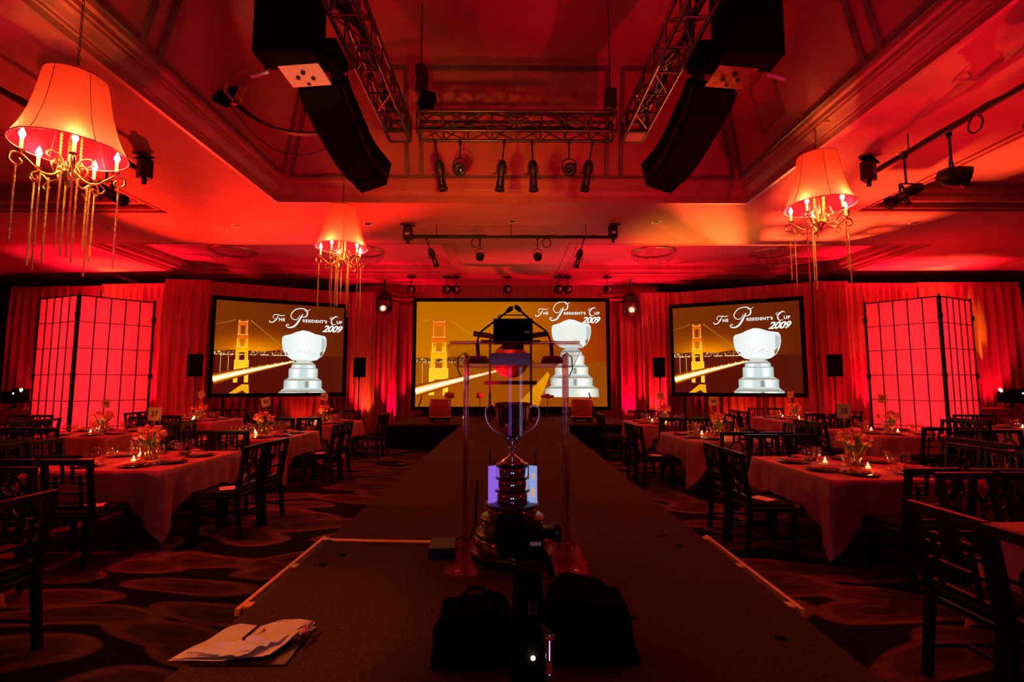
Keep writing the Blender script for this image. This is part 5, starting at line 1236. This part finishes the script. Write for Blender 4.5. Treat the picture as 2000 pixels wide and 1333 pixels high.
def f_flowers(m1, m2, seed):
    def f(t):
        rr = random.Random(seed); b = MB(); b.lathe([(.001, .003), (.085, .003), (.092, .01), (.092, .17), (.088, .17), (.087, .01), (.001, .008)], 20); b.build('glass_vase', 'glass', t)
        b = MB(); b.lathe([(.001, .012), (.080, .014), (.080, .07), (.001, .07)], 16); b.build('dark_water', 'black', t)
        for k in range(24):
            a = rr.uniform(0, 6.28); r0 = rr.uniform(.01, .075); r1 = r0 + rr.uniform(.01, .09); h_ = rr.uniform(.24, .38) - r1 * .6
            p1 = Vector((r1 * cos(a), r1 * sin(a), h_)); b = MB(); b.tube([(r0 * cos(a + 2.5) * .8, r0 * sin(a + 2.5) * .8, .02), (r0 * cos(a), r0 * sin(a), .15), p1], .0045, 5, cap=False); so = b.build('flower_stem', 'stem', t)
            q = Vector((cos(a) * .5, sin(a) * .5, 1)).to_track_quat('Z', 'Y').to_matrix().to_4x4(); b = MB(); s = rr.uniform(.9, 1.35)
            b.lathe([(.001, -.005), (.016 * s, .0), (.027 * s, .018 * s), (.026 * s, .036 * s), (.016 * s, .052 * s), (.011 * s, .05 * s), (.001, .02 * s)], 10, xf=Matrix.Translation(p1) @ q); b.build('tulip_head', m1 if k % 4 else m2, so)
        b = MB()
        for k in range(6):
            a = rr.uniform(0, 6.28); b.add([(.03 * cos(a), .03 * sin(a), .15), (.09 * cos(a - .15), .09 * sin(a - .15), .22), (.13 * cos(a), .13 * sin(a), .25), (.09 * cos(a + .15), .09 * sin(a + .15), .21)], [(0, 1, 2, 3)])
        b.build('leaf', 'stem', t)
    return f
PFl = proto('tulip_vase', 'flowers', f_flowers('tulip_pink', 'tulip_orange', 4))
for k_ in KIDS[PFl[0].name]: KIDS[k_.name] = [q for q in bpy.data.objects if q.parent == k_]
def number_card(x, y, z, num, tiltz, rz, ref, hcard):
    t = thing('table_number_card', (x, y, z), 'square cream card printed %s on a stick above the %s' % (num, ref), 'number card', None, rz)
    b = MB(); b.tube([(0, 0, .02), (0, 0, hcard)], .004, 6); b.lathe([(.001, .004), (.05, .004), (.05, 0)], 14); b.build('stick', 'card', t)
    xf = Matrix.Translation((0, 0, hcard + .07)) @ Matrix.Rotation(tiltz, 4, 'Y')
    b = MB(); b.box((0, 0, 0), (.155, .004, .155), None, xf); c = b.build('card_board', 'card', t)
    if num:
        vs, fs = stext(num, .085, 0, .0008); xs_ = [v[0] for v in vs]; w_ = (max(xs_) + min(xs_)) / 2
        b = MB(); b.add([(v[0] - w_, -.0035, v[1] - .026) for v in vs], fs, False, xf); b.add([(.045, -.0035, -.068), (.066, -.0035, -.068), (.064, -.0035, -.038)], [(0, 1, 2)], False, xf); b.build('numeral', 'ink', c)

def cloth(x, y, seed, label, hw=.70):
    rr = random.Random(seed); N = 160; rows = 9; b = MB(); vs = []; fs = []; Zt = .752; r = .02
    per = []
    for k in range(N):
        s = k / N * 4; side = int(s); f = s - side
        cs = [(-1, -1), (1, -1), (1, 1), (-1, 1)]; a, c = cs[side], cs[(side + 1) % 4]
        px, py = a[0] + (c[0] - a[0]) * f, a[1] + (c[1] - a[1]) * f
        nx, ny = [(0, -1), (1, 0), (0, 1), (-1, 0)][side]; d = min(f, 1 - f) * 2 * hw
        ci = side if f < .5 else (side + 1) % 4; dx, dy = cs[ci]; kk = exp(-(d / .10) ** 2)
        per.append((px * hw, py * hw, nx, ny, dx * .7071, dy * .7071, d, kk))
    ph = rr.uniform(0, 6)
    vs.append((0, 0, Zt)); 
    for j in range(rows):
        for (px, py, nx, ny, dx, dy, d, kk) in per:
            L = .31 + .37 * max(0, 1 - d / .36) ** 1.15; f = j / (rows - 1)
            ox_, oy_ = nx * (1 - kk) + dx * kk * 1.2, ny * (1 - kk) + dy * kk * 1.2
            out = .010 + f * (.035 + .09 * kk) + .018 * f * sin(d * 22 + ph + nx * 2) * (1 - kk) - .05 * f * exp(-((d - .20) / .09) ** 2)
            vs.append((px + ox_ * out, py + oy_ * out, Zt - .004 * (j > 0) - L * f))
    for k in range(N): fs.append((0, 1 + k, 1 + (k + 1) % N))
    for j in range(rows - 1):
        for k in range(N): fs.append((1 + j * N + k, 1 + j * N + (k + 1) % N, 1 + (j + 1) * N + (k + 1) % N, 1 + (j + 1) * N + k)[::-1])
    b.add(vs, fs); 
    for i in range(N, len(fs)): b.smooth.add(i)
    o = b.build('tablecloth', 'cloth'); o.location = (x, y, 0); tag(o, label, 'tablecloth', 'pale tablecloths'); return o
prog = MB(); prog.cur = 0; prog.box((0, 0, .003), (.20, .15, .006)); prog.cur = 1; prog.box((.015, 0, .0065), (.03, .152, .003))
prog_o = prog.build('program_booklet', ['paper', 'ribbon']); tag(prog_o, '', 'booklet'); PB = [prog_o, 0]; KIDS[prog_o.name] = []

TABLES = [  # x, y, card, reference, level (2 = full settings, 1 = simpler), tilt of card, card height
    (-4.17, 5.68, '37', 'near left table', 2, 0.0, .44), (-4.22, 8.38, '43', 'second left aisle table', 2, R(-14), .48), (-4.20, 11.0, '48', 'third left aisle table', 1, R(2), .50),
    (-7.27, 8.75, '42', 'left outer table', 2, R(3), .44), (-7.45, 11.75, '47', 'rear left outer table', 1, R(-18), .54),
    (3.62, 5.16, '38', 'near right table', 2, R(2), .50), (3.45, 8.10, '44', 'second right aisle table', 2, R(2), .50), (3.47, 11.0, '49', 'third right aisle table', 1, R(6), .52),
    (6.82, 8.75, '39', 'right outer table', 2, R(8), .52), (7.15, 12.2, '50', 'rear right outer table', 1, R(3), .52),
    (-4.30, 2.72, None, 'foremost left edge table', 1, 0, 0), (3.72, 2.40, None, 'foremost right edge table', 1, 0, 0),
    (-7.35, 5.7, None, 'left edge middle table', 1, 0, 0), (7.0, 5.75, None, 'right edge middle table', 1, 0, 0),
    (-10.3, 9.3, None, 'left lantern table', 1, 0, 0), (10.2, 9.3, None, 'right lantern table', 1, 0, 0)]
rj = random.Random(11); cnt = 0
for ti, (tx_, ty_, num, ref, lev, tl, hc) in enumerate(TABLES):
    put(PT, (tx_, ty_, 0), 0, 'square wooden banquet table beneath the cloth of the ' + ref, 'square banquet tables')
    cloth(tx_, ty_, ti, 'red lit square tablecloth draped over the ' + ref)
    Zt = .755; aisle = 'right' if tx_ < 0 else 'left'
    put(PFl, (tx_ + .05, ty_, Zt), ti * 1.3, 'glass vase of tulips in the middle of the ' + ref, 'tulip centrepieces')
    for q, (dx, dy) in enumerate(((.02, -.20), (-.18, .16))):
        put(PC, (tx_ + dx, ty_ + dy, Zt), 0, 'lit votive candle %s the vase on the %s' % ('in front of' if q == 0 else 'behind', ref), 'votive candles')
    if abs(tx_) < 8 and (num or abs(ty_) < 3): light('POINT', 'candle_light', (tx_ + .02, ty_ - .20, Zt + .09), 1.6 if tx_ < 0 else .8, (1.0, .26, .03), .02)
    if num: number_card(tx_ + (.02 if tx_ < 0 else -.0), ty_ + .08, Zt, num, tl, 0, ref, hc)
    for side, (nx, ny) in (('front', (0, -1)), ('right', (1, 0)), ('back', (0, 1)), ('left', (-1, 0))):
        for pz, off in ((0, -.25), (1, .25)):
            ex, ey = (off, 0) if ny else (0, off)
            which = side + ' side ' + (('left' if pz == 0 else 'right') if ny else ('nearer' if pz == 0 else 'farther')) + ' seat'
            rz = atan2(nx, -ny) if True else 0      # chair faces the table centre
            face = atan2(-ny, -nx) - pi / 2
            dist = .70 + (.31 if ny < 0 else .33 if ny > 0 else .42) + rj.uniform(-.02, .04)
            cx_, cy_ = tx_ + nx * dist + ex * (1.02 if ny else .95), ty_ + ny * dist + ey * (1.02 if ny else .95)
            k_ = (1 if (ti + pz + (side in ('back', 'left'))) % 3 == 0 else 0)
            chair(cx_, cy_, face + rj.uniform(-.05, .05), k_, 'black %s-back dining chair, %s of the %s' % ('ring' if k_ else 'fret', which, ref), 'black lattice-back dining chairs')
            px_, py_ = tx_ + nx * .47 + ex * 1.0, ty_ + ny * .47 + ey * 1.0
            put(PPl, (px_, py_, Zt), face, 'dark charger with plate, %s of the %s' % (which, ref), 'place plates')
            put(PN, (px_, py_, Zt + .024), face + rj.uniform(-.3, .3), 'folded napkin on the plate, %s of the %s' % (which, ref), 'folded napkins')
            ux, uy = cos(face), sin(face); vx, vy = -sin(face), cos(face)
            def L_(a, c): return (px_ + ux * a + vx * c, py_ + uy * a + vy * c, Zt)
            gw = put(PG, L_(.11, .20), 0, 'clear wine glass, %s of the %s' % (which, ref), 'wine glasses')
            put(PW, L_(.03, .235), 0, 'water goblet, %s of the %s' % (which, ref), 'water goblets')
            if lev == 2:
                put(PF, L_(-.185, 0), face, 'steel fork, %s of the %s' % (which, ref), 'forks'); put(PK, L_(.185, 0), face, 'steel knife, %s of the %s' % (which, ref), 'knives')
            if side == aisle and num in ('37', '43', '38', '44') and pz == 0 or (num == '37' and side == 'front' and pz == 1):
                put(PB, (cx_ - nx * .02, cy_ - ny * .02, .476), face + .5, 'programme booklet with orange ribbon, %s of the %s' % (which, ref), 'programme booklets')

# ---------------------------------------------------------------- service tables with lamps at both far sides
for sg, lab in ((-1, 'left'), (1, 'right')):
    x = sg * 12.9; y = 12.4
    t = thing('service_table', (x, y, 0), 'long skirted service table by the %s wall beside the lantern' % lab, 'table')
    b = MB(); b.box((0, 0, .985), (2.6, .8, .03)); b.build('table_top', 'cloth', t)
    b = MB(); n = 120; vs = []; fs = []
    for i in range(n + 1):
        f = i / n
        vs += [(-1.3 + 2.6 * f, -.41 - .02 * sin(i * .9), 0.01), (-1.3 + 2.6 * f, -.41, 1.0)]
    for i in range(n): fs.append((2 * i, 2 * i + 2, 2 * i + 3, 2 * i + 1))
    b.add(vs, fs); b.box((-1.3, 0, .5), (.01, .8, .98)); b.box((1.3, 0, .5), (.01, .8, .98)); b.build('skirt', 'cloth', t)
    p = at(1975 if sg > 0 else 30, 775, 12.3); t = thing('followspot', (p.x, 12.3, 1.0), 'black squat followspot projector standing on the %s service table' % lab, 'projector')
    b = MB(); b.lathe([(.001, 0), (.16, 0), (.16, .03), (.04, .05), (.04, .12)], 16); b.build('foot', 'black', t)
    b = MB(); b.box((0, 0, .28), (.40, .34, .30)); b.box((.12, 0, .36), (.25, .25, .26)); b.build('housing', 'black_matte', t, bevel=.03)
    b = MB(); b.tube([(-.15, -.05, .36), (-.32, -.08, .42)], .05, 12); b.build('snoot', 'black', t)
    b = MB(); b.lathe([(.001, .03), (.05, .0)], 10, xf=Matrix.Translation((-.36 if sg > 0 else .22, -.10, .46)) @ Matrix.Rotation(R(70), 4, 'X')); b.build('lens_glow', 'lens_hot', t)
    b = MB(); b.lathe([(.001, .02), (.022, .0)], 10, xf=Matrix.Translation((.12, -.18, .38)) @ Matrix.Rotation(R(90), 4, 'X')); b.build('indicator_lamp', 'led_violet', t)
